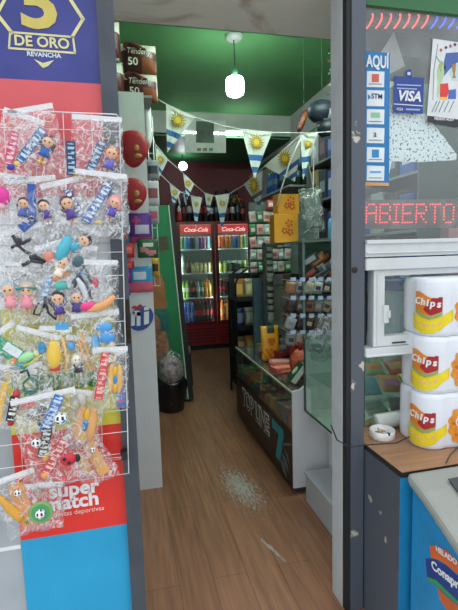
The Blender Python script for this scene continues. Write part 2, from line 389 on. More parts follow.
MB().ball((0, 0, q.z-3.10), 0.065).build('bulb', mat('lit_globe', '#f4fbff', 0.3, 0, 0, emit=16), t, True)
t = thing('tube_lamp', 'unseen tube light added behind the doorway beam to brighten the counter', 'lamp', (1.3, 2.42, 3.42))  # added fill light, hidden by the beam, lifts the counter and shelves
MB().box(-.62, .62, -.03, .03, -.05, 0).build('housing', H('#b8bcbb'), t)
MB().tube([(-.58, 0, -.075), (.58, 0, -.075)], 0.016, 10).build('tube', mat('lit_tube_front', '#f2fff8', 0.3, 0, 0, emit=190), t, True)
t = thing('tube_lamp', 'long fluorescent tube lit behind the calendar on the grey beam', 'lamp', (1.45, 6.06, 3.145))
x0, x1 = P(178, 140, Y=6.06).x-1.45, P(258, 140, Y=6.06).x-1.45
MB().box(x0-.02, x1+.02, -0.01, 0.035, 0.0, 0.05).build('housing', H('#b8bcbb'), t)
MB().tube([(x0, -0.02, -0.01), (x1, -0.02, -0.01)], 0.016, 10).build('tube', mat('lit_tube', '#f2fff8', 0.3, 0, 0, emit=16), t, True)

# ================================================================ LEFT FACADE
YP = 1.546
XL, XR = -0.402, -0.036
def band(name, z0, z1, m, label, cat, x0=XL, x1=XR, th=0.003, y=YP):
    mb = MB().box(0, x1-x0, -th, 0, 0, z1-z0); o = mb.build(name, m, origin=(0, 0, 0)); o.location = (x0, y, z0); return tag(o, label, cat)
band('painted_board', -0.05, 0.545, mat('sky_blue_board', '#1e9ccb', 0.45, 0, 0.05, 6), 'bright blue painted board at the foot of the facade, under the red betting poster', 'board')
band('pale_board', 1.345, 1.70, mat('pale_board_paint', '#dfe3e6', .5, 0, .03, 7), 'white board on the facade behind the middle rows of keychains', 'board', x0=-1.2)
# betting poster, yellow above red
tp = thing('betting_poster', 'yellow and red betting poster behind the lower keychains, lettered Quiniela and Super Match', 'poster', (XL, YP, 0.545))
MB().box(0, XR-XL, -0.003, 0, 0, 0.378).build('red_band', mat('poster_red', '#e02d22', 0.3, 0, 0.03, 8), tp)
MB().box(0, XR-XL, -0.003, 0, 0.378, 0.80).build('yellow_band', mat('poster_yellow', '#d9cf3e', 0.3, 0, 0.05, 8), tp)
q = P(67, 379, Y=YP-.004); text('Quiniela', 'lettering', H('#1c8a3c'), tp, q, 0.105, ext=0.0006, bold=0.004, spacing=1.0)['label'] = 'green lettering'
q = P(74, 489, Y=YP-.004); text('super', 'lettering', WHITE, tp, q, 0.070, ext=0.0006, bold=0.0022, sx=1.05)['label'] = 'white lettering'
q = P(72, 502, Y=YP-.004); text('match', 'lettering', WHITE, tp, q, 0.070, ext=0.0006, bold=0.0022, sx=1.05)['label'] = 'white lettering'
q = P(76, 512, Y=YP-.004); text('apuestas deportivas', 'lettering', H('#f3c9c2'), tp, q, 0.024, ext=0.0006, sx=1.0)['label'] = 'small pale lettering'
# red board and lottery poster
band('red_board', 1.70, 2.06, mat('salmon_red_board', '#dc5a60', 0.35, 0, 0.06, 6), 'faded red board on the facade behind the topmost keychains', 'board', x0=-0.60)
tl = thing('lottery_poster', 'blue lottery poster with a gold 5 de Oro badge above the keychains', 'poster', (-0.60, YP, 2.06))
pm_ = mat('poster_blue', '#2a3a8c', 0.22, 0, 0.0, 4, stretch=(1, 1, 1))
rr = [q for q in pm_.node_tree.nodes if q.type == 'VALTORGB'][0]; rr.color_ramp.elements[0].color = lin('#1f2c7a'); rr.color_ramp.elements[1].color = lin('#3a3f90')
MB().box(0, 0.564, -0.003, 0, 0, 0.62).build('sheet', pm_, tl)
GOLD = H('#dfd79a'); yb = YP-0.0045
def pxline(mb, pts, wpx, m=0, closed=False, Y=yb):
    n_ = len(pts)
    for i in range(n_ if closed else n_-1):
        a, b = Vector(pts[i]), Vector(pts[(i+1) % n_]); d = (b-a).normalized(); nrm = Vector((-d.y, d.x))*wpx/2; a2, b2 = a-d*wpx*.3, b+d*wpx*.3
        pxpoly(mb, [a2+nrm, b2+nrm, b2-nrm, a2-nrm], m, Y=Y, t=0.001)
mb = MB(); pxline(mb, [(12, 33), (-3, 14), (18, -26), (54, -26), (83, 19), (72, 37)], 3.4); pxline(mb, [(10, 32), (73, 37), (75, 53), (9, 48)], 2.0, closed=True)
mb.build('badge_outline', GOLD, tl, world=True)
mb = MB(); pxpoly(mb, [(34, 59), (43, 63), (54, 60), (48, 66), (43, 68)], 0, Y=yb); mb.build('chevron', GOLD, tl, world=True)
q = P(39, 6, Y=yb); text('5', 'lettering', H('#cfbd5e'), tl, q, 0.20, ext=0.0006, bold=0.006, sx=1.18)['label'] = 'big gold 5'
q = P(42, 42.5, Y=yb); text('DE ORO', 'lettering', GOLD, tl, q, 0.043, ext=0.0006, bold=0.0010)['label'] = 'gold lettering'
q = P(44, 55, Y=yb); text('REVANCHA', 'lettering', H('#d6e2ee'), tl, q, 0.019, ext=0.0006, bold=0.0005)['label'] = 'small white lettering'

# wire grid for the keychains
G0, G1, GZ0, GZ1, GY = -0.62, 0.006, 0.755, 1.955, 1.502
tg = thing('wire_grid_rack', 'white wire grid rack hung on the facade, holding the bagged keychains', 'rack', (G0, GY, GZ0))
W_, H_ = G1-G0, GZ1-GZ0
def gx(x, z): # the grid leans a little with its lower end inwards
    return (x-0.035*(1-z/H_), 0, z)
MB().tube([gx(0, 0), gx(W_, 0), gx(W_, H_-.01), gx(W_-.01, H_), gx(0, H_)], 0.0022, 6, closed=True).build('frame', WHITEWIRE, tg, True)
mb = MB()
for i in range(1, 8): x = W_-0.085*i; mb.tube([gx(x, 0), gx(x, H_)], 0.0012, 5)
mb.build('upright_wires', WHITEWIRE, tg, True)
mb = MB()
for i in range(1, 16): z = 0.0765*i; mb.tube([(gx(0, z)[0], -.003, z), (gx(W_, z)[0], -.003, z)], 0.0012, 5)
mb.build('cross_wires', WHITEWIRE, tg, True)
q = P(124, 455, Y=GY-.01)
MB().box(-0.011, 0.011, -0.012, 0.02, -0.014, 0.014).tube([(-.008, -.013, 0), (-.06, -.012, 0.001), (-.06, -.012, -0.006), (-.008, -.013, -0.006)], 0.0012, 5, 1).build('binder_clip', [BLACK, CHROME], tg).location = q-Vector((G0, GY, GZ0))

PX = 0.00335   # metres per photo pixel at the rack's distance
class Pack:
    def __init__(s, px, py, w_, h_, tilt, label, Y=1.462, bag=True, zipped=True, cat='keychain', depth=0.022):
        q = P(px, py, Y=Y); Pack.n = getattr(Pack, 'n', 0)+1
        s.t = thing('bagged_keychain' if bag else 'keychain', label, cat, q, 'keychains on the wire grid' , rot=(0, R_(tilt), 0))
        s.a = R_(tilt); s.h = h_
        if bag:
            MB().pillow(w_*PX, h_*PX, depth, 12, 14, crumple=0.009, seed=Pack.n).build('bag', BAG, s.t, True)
            if zipped:
                mb = MB(); z = h_*PX/2
                mb.box(-w_*PX*.48, w_*PX*.48, -0.002, 0.001, z-0.012, z+0.002, 0).tube([(-w_*PX*.48, -0.003, z-0.014), (w_*PX*.48, -.003, z-0.014)], 0.0012, 5)
                mb.build('seal_strip', sheet_mat('seal_film', '#ffffff', 0.72, 0.15, 0.2, 60), s.t)
    def L(s, dx, dy):  # photo offset (right, down) in pixels to the pack's own axes
        x, z = dx*PX, -dy*PX
        return Vector((x*math.cos(s.a)-z*math.sin(s.a), 0, x*math.sin(s.a)+z*math.cos(s.a)))
    def T(s, dx, dy, ang=0, y=0):
        v = s.L(dx, dy); v.y = y
        return Matrix.Translation(v) @ Matrix.Rotation(R_(ang)-s.a, 4, 'Y')
    def ring(s, dx, dy, r=3.4, m=None):
        pts = [(r*PX*math.cos(k*math.pi/8), 0.0, r*PX*math.sin(k*math.pi/8)) for k in range(16)]
        MB().tube(pts, 0.0016, 6, closed=True, T=s.T(dx, dy)).build('ring', m or H('#e3d6c0', 0.25, metal=0.5), s.t, True); return s
    def strap(s, dx, dy, ln, ang, c, wd=5.0, letters='#dfe9f2', y=-0.004):
        """flat rubber strap with light raised marks"""
        T = s.T(dx, dy, ang, y); L_, w_ = ln*PX, wd*1.35*PX
        MB().box(-w_/2, w_/2, -0.003, 0.001, -L_/2, L_/2, 0, T).build('strap', H(c), s.t, bevel=0.0015)
        if letters:
            mb = MB(); k = max(3, int(ln/4.2))
            for i in range(k):
                z = -L_/2+L_*(i+.6)/k
                mb.box(-w_*.32, w_*.32, -0.0042, -0.003, z-L_*.32/k, z-L_*.12/k, 0, T).box(-w_*(.32 if i % 2 else -.05), w_*(.32 if i % 3 else .0)+.002, -0.0042, -0.003, z-L_*.12/k, z+L_*.22/k, 0, T)
            mb.build('strap_mark', H(letters), s.t)
        return s
    def doll(s, dx, dy, ang, hair, dress, skin='#e8b795', legs=None, sz=1.0, y=-0.004, hairlong=True):
        T = s.T(dx, dy, ang, y) @ Matrix.Scale(sz*1.28, 4); u = PX
        b = MB().ball((0, 0, 4.6*u), (3.6*u, 2.6*u, 3.5*u), 0, T).tube([(0, 0, 2*u), (0, 0, -1*u), (0, 0, -3*u)], [1.2*u, 1.9*u, 2.2*u], 8, 0, T=T)
        for sg in (-1, 1):
            b.tube([(sg*1.6*u, 0, 0.8*u), (sg*3.6*u, -0.4*u, -1.4*u)], 0.8*u, 6, 0, T=T).tube([(sg*1.0*u, 0, -3*u), (sg*1.3*u, 0, -8.0*u)], [1.0*u, .8*u], 6, 0, T=T)
        b.ball((-1.3*u, -2.45*u, 4.3*u), .5*u, 1, T, 6, 4).ball((1.3*u, -2.45*u, 4.3*u), .5*u, 1, T, 6, 4)
        b.build('body', [H(skin), H('#2a2226')], s.t, True)
        h = MB().ball((0, 0.7*u, 5.6*u), (4.1*u, 2.7*u, 3.7*u), 0, T)
        if hairlong: h.ball((-3.2*u, .6*u, 3.0*u), (1.5*u, 1.6*u, 3.0*u), 0, T, 8, 6).ball((3.2*u, .6*u, 3.0*u), (1.5*u, 1.6*u, 3.0*u), 0, T, 8, 6)
        h.build('hair', H(hair), s.t, True)
        d = MB().lathe([(3.6*u, -4.6*u), (2.9*u, -2*u), (2.0*u, .5*u), (1.5*u, 1.5*u)], 10, 0, T @ Matrix.Diagonal((1, .8, 1, 1)))
        for sg in (-1, 1): d.tube([(sg*1.6*u, 0, 0.8*u), (sg*2.8*u, -0.2*u, -0.6*u)], 1.15*u, 6, 0, T=T)
        d.build('clothes', H(dress), s.t, True)
        if legs: MB().ball((-1.3*u, -.4*u, -8.2*u), (1.3*u, 1.6*u, 1*u), 0, T, 8, 5).ball((1.3*u, -.4*u, -8.2*u), (1.3*u, 1.6*u, 1*u), 0, T, 8, 5).build('shoes', H(legs), s.t, True)
        return s
    def capsule(s, dx, dy, ln, wd, ang, c, name='charm', y=-0.004, bend=0.0, taper=1.0):
        T = s.T(dx, dy, ang, y); pts = []; rs = []
        for k in range(9):
            a = k/8; pts.append((bend*PX*math.sin(math.pi*a), 0, (a-.5)*ln*PX)); rs.append(wd*PX/2*(max(.12, math.sin(math.pi*min(max(a, .06), .94)))**0.35)*(1-(1-taper)*a))
        o = MB().tube(pts, rs, 10, 0, T=T).build(name, H(c), s.t, True); return s
    def football(s, dx, dy, r, y=-0.009, name='football'):
        f = lambda x, yy, z: 1 if (abs(math.sin(x*4.2+.4)*math.sin(z*4.2+.2)) > .62) else 0
        MB().ball((0, 0, 0), r*PX, 0, s.T(dx, dy, 0, y), 14, 10, f).build(name, [H('#f0f0f0'), BLACK], s.t, True); return s
    def blob(s, dx, dy, rx, rz, c, name='charm', y=-0.004, ry=None, ang=0):
        MB().ball((0, 0, 0), (rx*PX, (ry or min(rx, rz)*.7)*PX, rz*PX), 0, s.T(dx, dy, ang, y), 12, 8).build(name, H(c), s.t, True); return s
    def cord(s, pts, c, r=0.8, y=-0.006, name='cord', closed=False):
        q = []
        for a, b in pts: v = s.L(a, b); v.y = y; q.append(v)
        MB().tube(q, r*PX, 6, closed=closed).build(name, H(c), s.t, True); return s
    def bun(s, dx, dy, ln, wd, ang, c1='#dca15a', c2='#e9a23c'):
        for k, sg in enumerate((-1, 1)):
            T = s.T(dx, dy, ang, -0.005) @ Matrix.Translation((sg*wd*.27*PX, 0, 0))
            MB().ball((0, 0, 0), (wd*.28*PX, 2.6*PX, ln*.5*PX), 0, T, 12, 8).build('bun_half', H(c1), s.t, True)
        mb = MB(); T = s.T(dx, dy, ang, -0.009)
        for k in range(3): mb.ball((0, -0.003, (k-1)*ln*.28*PX), (wd*.16*PX, 1.8*PX, ln*.16*PX), k % 2, T, 8, 6)
        mb.build('filling', [H('#e3b23a'), H('#3f86b8')], s.t, True); return s

Pack(16, 150, 36, 64, 18, 'bagged keychain with a pink strap and white ring, top left of the rack').ring(-1, -19, 4).strap(-3, -1, 30, 16, '#d2436f', 5.5, '#f4cfd8').blob(-5, 15, 4, 3, '#4a3fa8').blob(0, 12, 3, 2.4, '#e8cf5a')
Pack(41, 145, 40, 66, -12, 'bagged keychain with a light blue lettered strap and dark-haired figure in blue, at the top').ring(8, -24, 4).strap(-8, 1, 36, 38, '#2b63a0', 6, '#cfe4f0').doll(4, 4, 20, '#3a2a2a', '#2a5fb0', legs='#e8cf4a', sz=1.15)
Pack(98, 149, 46, 58, 2, 'large clear zip bag with a navy lettered strap and red-haired figure, top right corner', depth=0.03).ring(7, -14, 5).strap(-24, 9, 30, 2, '#27466e', 6, '#a9c8de').strap(-3, 9, 34, 26, '#2f4f80', 6, '#b8d4e6').doll(10, 11, 18, '#c06a4a', '#6a63b8', sz=1.25).cord([(-25, 22), (-15, 26), (-6, 25)], '#c9962f')
Pack(6, 206, 34, 56, 8, 'bagged keychain with a bright pink haired doll at the left edge').blob(-2, -8, 7, 8, '#e0399a', 'hair').doll(-4, -4, 0, '#e0399a', '#f0b8c8', sz=1.1)
Pack(35, 210, 46, 58, -5, 'bag with a royal blue strap between two small dark-haired figures').strap(-2, -6, 34, 4, '#2f55a8', 5.5, None).strap(-7, 12, 16, 50, '#2450a0', 6, None).doll(-10, 0, 10, '#3a2b33', '#4a63b0').doll(9, 2, -12, '#26262e', '#4a3a90', legs='#e8e8f0')
Pack(69, 211, 36, 56, -14, 'bag with a dark brown haired figure in purple beside a white strap').strap(6, -6, 32, -28, '#3b4a8a', 4.5, '#dfe6f2').doll(1, 0, -15, '#33221f', '#4b3a8c', sz=1.25)
Pack(100, 205, 48, 60, 6, 'bag with a white and navy strap crossed over a pink-haired figure in violet', Y=1.45, depth=0.026).ring(7, -22, 5).strap(-2, -2, 42, 34, '#3d6cb0', 6, '#e6eef4').doll(11, 4, 22, '#e58fa0', '#5a4fb0', sz=1.15).blob(-2, 16, 3, 2, '#e8c94a')
Pack(117, 205, 22, 52, 1, 'empty-looking crumpled clear bag overhanging the rack edge', Y=1.47, depth=0.02)
Pack(70, 247, 44, 46, 24, 'bag with a turquoise cylinder charm and a bearded head', depth=0.026).capsule(-5, 1, 24, 12, 28, '#4fb4c8', 'cylinder_charm').doll(7, -2, 60, '#2b2a2e', '#3fa6c0', sz=1.2, hairlong=False).football(-6, 4, 2.0)
Pack(24, 252, 48, 44, -14, 'bag of small black spider-like charms').cord([(-8, -15), (-4, -6), (2, 0), (10, 4), (18, 10)], '#2c2d33', 1.6).cord([(-10, -4), (0, -8), (8, -12)], '#2c2d33', 1.5).cord([(-2, 12), (6, 8), (16, 10)], '#3a3a42', 1.8).blob(-4, -10, 4, 3, '#33343c').blob(8, 5, 4, 3, '#33343c')
Pack(9, 296, 34, 54, 4, 'bag with a pink-dressed doll with a pale blue bonnet, at the left edge').doll(1, 2, -6, '#9fb4c2', '#e79aa4', sz=1.35)
Pack(27, 294, 32, 58, -2, 'bag with a pink-dressed doll wearing teal glasses').doll(0, 4, 3, '#b9b2a8', '#e890a0', sz=1.4).cord([(-8, -5), (-3, -6), (3, -6), (9, -5)], '#2f8f86', 1.3, y=-0.015, name='glasses')
Pack(45, 292, 34, 62, 4, 'bag with looped black cords and a grey-blue strap').strap(1, -2, 24, 18, '#7f9fc0', 5, '#c8d8e6').cord([(-2, 6), (-9, 14), (-11, 20), (-6, 21), (-2, 14), (0, 4)], '#26282c', 1.0).cord([(-1, 6), (2, 20), (8, 26), (9, 20), (4, 10), (0, 4)], '#26282c', 1.2)
Pack(60, 263, 36, 40, -16, 'bag with a white figure with an orange bow and a salmon ball').blob(-9, -6, 5, 5.4, '#e08a78').doll(0, 6, 25, '#f0efe8', '#f3e6d2', sz=1.1).cord([(-6, 16), (0, 12), (8, 10)], '#e08f4a', 1.4).blob(7, -2, 2.4, 2.4, '#d2334f')
Pack(60, 305, 34, 44, 5, 'bag with a black-haired figure in a dark purple dress').doll(-1, 1, -4, '#22222c', '#4a3a86', sz=1.25).blob(2, -18, 6, 4, '#4fb8ac')
Pack(77, 302, 28, 46, -4, 'bag with a grey-haired figure in dark purple').doll(0, 2, 3, '#8c8a9a', '#45387e', sz=1.2).cord([(-3, -18), (2, -26), (5, -16), (8, -4)], '#3d5f86', 1.2)
Pack(79, 268, 30, 44, 10, 'bag with a dark teal ball and grey looped cord').blob(0, -6, 6.5, 6, '#46636b').cord([(-5, 18), (0, 4), (4, -2), (8, 8), (12, 18)], '#4a5260', 1.3).blob(3, 5, 2.5, 3, '#5f8fd0')
Pack(98, 290, 38, 56, 3, 'bag with a hot pink and orange shoe-shaped charm under a white ring', Y=1.452, depth=0.028).ring(-1, -18, 5, H('#e9e6e0')).blob(-2, -7, 3, 5, '#cf3f63').capsule(2, 12, 28, 9, 66, '#e9a86c', 'shoe_charm', bend=3).blob(-9, 15, 8, 5, '#ee3f86', 'shoe_toe').capsule(-14, -2, 22, 6, -20, '#cfd6da', bend=1).cord([(-16, -14), (-9, -4), (-6, 8)], '#30343c', 1.2)
# clip in blue
t_ = Pack(62, 326, 10, 6, 0, 'flat light blue tag clipped on the grid above the green lettering', bag=False)
MB().box(-5.8*PX, 5.8*PX, -0.004, 0.002, -3.4*PX, 3.4*PX).box(-.004, .004, -.006, .002, 3*PX, 4.6*PX).build('tag_plate', H('#4da3d8'), t_.t, bevel=0.001)
Pack(10, 352, 42, 44, -34, 'bag with a green strap with white label and orange tip').strap(-1, -2, 44, -50, '#1f9a70', 11, None).strap(3, -2, 16, -50, '#d8e6e8', 6, None, y=-0.009).blob(3, 8, 3, 3.4, '#e08a3c').blob(8, 13, 3, 2, '#2a8fc0')
Pack(32, 352, 40, 42, 20, 'bag with a pale green pouch and a round blue bead').capsule(-5, 4, 14, 9, 70, '#9fd8a0').blob(9, -3, 4.4, 6, '#2b86b8').blob(4, 1, 3, 3, '#e8d8a0').ring(10, -15, 5).cord([(-8, 12), (-2, 10), (4, 6), (10, 2)], '#d8cf60', 1)
Pack(55, 358, 30, 60, 6, 'bag with a golden yellow haired doll in a coral red skirt', depth=0.03).capsule(0, -4, 26, 14, 4, '#e9c24e', 'cape').doll(0, 4, 0, '#e8b83a', '#d9474a', sz=1.2).cord([(8, -20), (11, 0), (9, 14)], '#e8b868', 1.6)
Pack(77, 362, 26, 50, 10, 'bag with a small white figure in a dark skirt under a blue cap').doll(1, 3, 0, '#d8c8a0', '#2f3138', skin='#f0ead8', sz=1.1).blob(-4, -16, 4, 4, '#5a9fd8')
Pack(99, 346, 46, 66, -3, 'bag with two sky blue blob animals over orange loops', Y=1.452, depth=0.032).blob(6, -18, 8, 5, '#4f9fdc').blob(8, -8, 8, 6, '#4a98d8').blob(-3, -3, 4, 9, '#5aa8dc').cord([(-16, -14), (-10, 6), (-4, 22), (-8, 24), (-14, 10), (-18, -8)], '#e5a25a', 1.1).cord([(4, 22), (10, 18), (14, 4), (12, -6)], '#e5a25a', 1.2).football(11, -10, 2)
Pack(111, 379, 34, 62, 2, 'bag with a red strap beside a filled sandwich charm, at the right edge', Y=1.44, depth=0.03).strap(-8, -4, 46, 12, '#d8323a', 6, '#f0b8ac').bun(4, 0, 30, 13, 4, '#dfb05e').ring(2, -22, 5).strap(8, 18, 22, -2, '#3579b4', 6, '#c04a86')
Pack(11, 399, 38, 62, 14, 'bag with a yellow strap and a red and black checked bottle charm').ring(-2, -20, 5).strap(-8, 2, 40, 14, '#e6b73a', 4, None).capsule(2, 8, 34, 9, 14, '#c8302c', 'bottle_charm').strap(2, 8, 24, 14, '#1d1d20', 6, '#f0f0ea', y=-0.016)
Pack(31, 386, 30, 42, -8, 'bag with a teal and black bead ring over a coral block').cord([(-6, -4), (0, -9), (6, -4), (6, 3), (0, 7), (-6, 3)], '#2f7f70', 1.4, closed=True).cord([(-8, -14), (-2, -16), (0, -8)], '#2a2a2a', 1.0).strap(-2, 15, 10, 0, '#e0564e', 8, None)
Pack(40, 411, 40, 34, -20, 'bag with a small dark panther-like figure').blob(0, 0, 8, 5, '#3b3b4a').blob(-8, 3, 4, 4, '#33333f').capsule(6, 6, 12, 4, 10, '#3b3b4a').capsule(-2, 8, 12, 4, -10, '#3b3b4a').blob(-12, -8, 5, 4, '#e2524c')
Pack(54, 440, 60, 92, -8, 'biggest bag, holding a blue strap, a black football strap and a red ladybird strap', Y=1.435, depth=0.036).strap(0, -26, 38, 26, '#2a6cb8', 7, '#c8def0').ring(5, -40, 5).football(8, -21, 5.6, name='white_ball').blob(10, -20, 2.4, 2.4, '#3fa0d0', y=-0.02).strap(-8, 1, 30, 14, '#22242a', 7, '#d8d8d0').football(-15, 0, 4.6).capsule(-8, 15, 8, 6, 20, '#d8a23a').strap(0, 16, 36, 32, '#c82a3c', 7, '#f0c0b8').blob(12, 19, 8, 6.4, '#c8283a', 'ladybird', y=-0.012).blob(20, 19, 3, 4, '#1d1d20', y=-0.012).blob(9, 17, 1.8, 1.8, '#1d1d20', y=-0.026).blob(13, 21, 1.8, 1.8, '#1d1d20', y=-0.026).blob(-10, 33, 4, 3.4, '#e8a03a')
Pack(85, 420, 34, 58, 14, 'bag with an orange hot dog bun charm with blue and yellow filling').bun(0, 4, 38, 20, 14, '#e0a468').blob(-2, -22, 5, 6, '#cfc8c0').ring(4, -26, 4)
Pack(89, 457, 38, 60, -22, 'bag with an amber bat-shaped charm and a football stick').capsule(-6, 4, 26, 11, -24, '#cf9238', taper=.6).strap(7, 2, 36, -24, '#dca55c', 8, None).football(4, -8, 3).ring(-2, -24, 4)
Pack(22, 504, 44, 62, -14, 'lowest bag at the left, with an amber gourd charm and an orange football stick').capsule(-10, 2, 32, 12, -34, '#dca03c', taper=.6).strap(1, 0, 44, -14, '#d8924a', 10, None).football(-2, -13, 3.6).ring(-8, -24, 3).blob(4, 18, 3, 2.4, '#4a9a4a')
Pack(42, 507, 40, 48, 4, 'lowest bag at the right, with a round green-rimmed photo disc')
pk = Pack(41, 512, 22, 22, 0, 'round green-rimmed disc keychain with a white football picture', bag=False, Y=1.452)
T_ = Matrix.Rotation(R_(90), 4, 'X')
MB().lathe([(11*PX, 0), (11*PX, .004), (9.6*PX, .0055)], 24, 0, T_).build('disc', H('#7fae5a'), pk.t, True)
MB().lathe([(8.6*PX, .005), (8.6*PX, .007)], 24, 0, T_).build('picture', H('#4f9e6a'), pk.t)
pk.football(0, 0, 4.6, y=-0.012)
for o in [o for o in bpy.data.objects if o.get('group') == 'keychains on the wire grid']:
    del o['group']

# ================================================================ RIGHT WINDOW
YW = 1.582     # stickers on the street side of the pane
def sheet(pts, Y, m, t=0.0008):
    return pxpoly(MB(), pts, 0, Y=Y, t=t)
# blue payment sticker strip
q = P(366, 188, Y=YW)
ts = thing('payment_sticker', 'tall blue and white payment methods sticker headed AQUI, left edge of the window', 'sticker', q)
sheet([(366, 51), (390, 53), (389, 186), (365, 185)], YW, 0).build('blue_sheet', H('#1877b4', 0.35), ts, world=True)
sheet([(366, 182), (389, 183), (389, 186), (365, 185.5)], YW-.001, 0).build('orange_edge', H('#d89a5a'), ts, world=True)
for i, (y0, y1, c) in enumerate(((71, 87, '#d8604e'), (90, 106, '#2b78b0'), (109, 124, '#8fc79a'), (127.5, 143, '#3b3f46'), (147, 162, '#2e86c0'), (165.5, 180.5, '#58a8d8'))):
    o = sheet([(367, y0), (384.5, y0+.6), (384, y1+.3), (366.7, y1)], YW-.001, 0).build('white_field', H('#e3e9ec'), ts, world=True)
    mb = MB(); yc = (y0+y1)/2-1
    if i == 1: pxpoly(mb, [(368, yc-3), (371, yc), (368, yc+3)], 0, Y=YW-.002)
    elif i in (0, 4): pxpoly(mb, [(372, yc-4), (379, yc-4), (379, yc+4), (372, yc+4)], 0, Y=YW-.002)
    elif i == 2: pxpoly(mb, [(371, yc-3), (380, yc-3), (380, yc+2), (371, yc+2)], 0, Y=YW-.002)
    elif i == 5: pxpoly(mb, [(370, yc-1), (381, yc-1), (381, yc+1), (370, yc+1)], 0, Y=YW-.002)
    if mb.v: mb.build('logo', H(c), ts, world=True)
    if i != 1:
        mb = MB(); pxpoly(mb, [(369, yc+5.4), (382, yc+5.6), (382, yc+6.4), (369, yc+6.2)], 0, Y=YW-.002); mb.build('fine_print', H('#7f8c96'), ts, world=True)
text('AQUÍ', 'lettering', WHITE, ts, P(377.6, 62.3, Y=YW-.002), 0.052, ext=0.0006, bold=0.0016, sx=0.74, vstretch=1.15)
text('STM', 'lettering', H('#24466e'), ts, P(377, 96.5, Y=YW-.002), 0.026, ext=0.0005, bold=0.0004)
text('a', 'lettering', H('#33383e'), ts, P(375, 134, Y=YW-.002), 0.034, ext=0.0005)
# visa sticker
tv = thing('card_sticker', 'dark blue card payment sticker lettered VISA beside the payment strip', 'sticker', P(408, 112, Y=YW))
mb = sheet([(394.5, 76), (424, 78), (423, 114), (393, 112.5)], YW, 0); pxpoly(mb, [(406, 76), (407, 70), (411, 69), (412, 77)], 0, Y=YW)
mb.build('blue_sheet', H('#23408e', 0.35), tv, world=True)
text('VISA', 'lettering', WHITE, tv, P(409, 96.5, Y=YW-.002), 0.052, ext=0.0006, bold=0.0016, shear=0.25, sx=1.0)
sheet([(394, 103.5), (423, 105.5), (423, 106.3), (394, 104.3)], YW-.0012, 0).build('rule', WHITE, tv, world=True)
text('VISA', 'lettering', WHITE, tv, P(399.5, 109.3, Y=YW-.002), 0.015, ext=0.0005, shear=0.25)
mb = MB()
for a, b_, x1 in ((84, 85.2, 421), (87.5, 88.7, 417)): pxpoly(mb, [(397, a), (x1, a+1), (x1, b_+1), (397, b_)], 0, Y=YW-.001)
pxpoly(mb, [(406, 108.5), (420, 109), (420, 110.5), (406, 110)], 0, Y=YW-.001); mb.build('fine_print', H('#9fb4dc'), tv, world=True)
pxpoly(MB(), [(407.5, 72), (410.5, 72), (410.5, 75), (407.5, 75)], 0, Y=YW-.001).build('key_mark', H('#c8d6ee'), tv, world=True)
# drawing poster
td = thing('drawing_poster', 'white poster of bright crayon-like shapes and a gold cup, upper right of the window', 'poster', P(444, 117, Y=YW))
sheet([(433, 38.5), (482, 46), (480, 122), (427, 115.5)], YW, 0).build('sheet', H('#dcdfe0'), td, world=True)
sheet([(428, 116), (480, 122.5), (480, 131), (427.5, 122)], YW-.0004, 0).build('black_footer', H('#2a2c31'), td, world=True)
text('PEDIDO AQUÍ', 'lettering', WHITE, td, P(444, 119.2, Y=YW-.002), 0.014, ext=0.0005, bold=0.0003)
def blot(name, pts, c, y=YW-.001): pxpoly(MB(), pts, 0, Y=y, t=.0006).build(name, H(c), td, world=True)
blot('blue_field', [(446, 53), (462, 52), (479, 55), (478, 66), (462, 60), (455, 64), (449, 70), (444, 76), (444, 62)], '#4664a8')
blot('green_field', [(441, 60), (446, 66), (443, 78), (440, 92), (437, 98), (438, 80), (437, 70)], '#b3cf9f')
blot('yellow_mark', [(438, 66), (442, 60), (444, 68), (441, 73)], '#d8c94e')
blot('teal_field', [(449, 72), (453, 64), (479, 64), (478, 78), (470, 82), (452, 80)], '#b8d8d4')
blot('red_block', [(440, 84), (448, 83), (449, 92), (447, 97), (440, 97)], '#e2383a')
blot('yellow_block', [(440, 97), (447, 97), (447, 99), (440, 99)], '#e8c83a', YW-.0016)
blot('blue_block', [(449, 90), (456, 89), (456, 99), (448, 99)], '#4a6cb8')
blot('gold_cup', [(452.2, 64), (456, 64), (455.5, 70), (454.8, 74), (456, 78), (452.5, 78), (453.4, 74), (452.4, 70)], '#b07a3a', YW-.0016)
for i, (x, y, c) in enumerate(((441, 50, '#c04a3a'), (446, 47.5, '#3b3f8a'), (450.5, 46, '#b04a6a'), (455, 44.5, '#37386a'), (460, 46, '#c86a3a'))):
    blot('bright_spot', [(x-1.6, y), (x, y-2), (x+1.8, y), (x, y+2)], c)
mb = MB()
for x in (434, 437, 441, 446, 451): pxline(mb, [(x-2, 112), (x+3, 101)], .7, 0, False, YW-.001)
pxline(mb, [(438, 44), (434, 70), (433, 100)], .5, 0, False, YW-.001); pxline(mb, [(436, 56), (440, 62)], .5, 0, False, YW-.001)
mb.build('pencil_line', H('#6b7a74'), td, world=True)
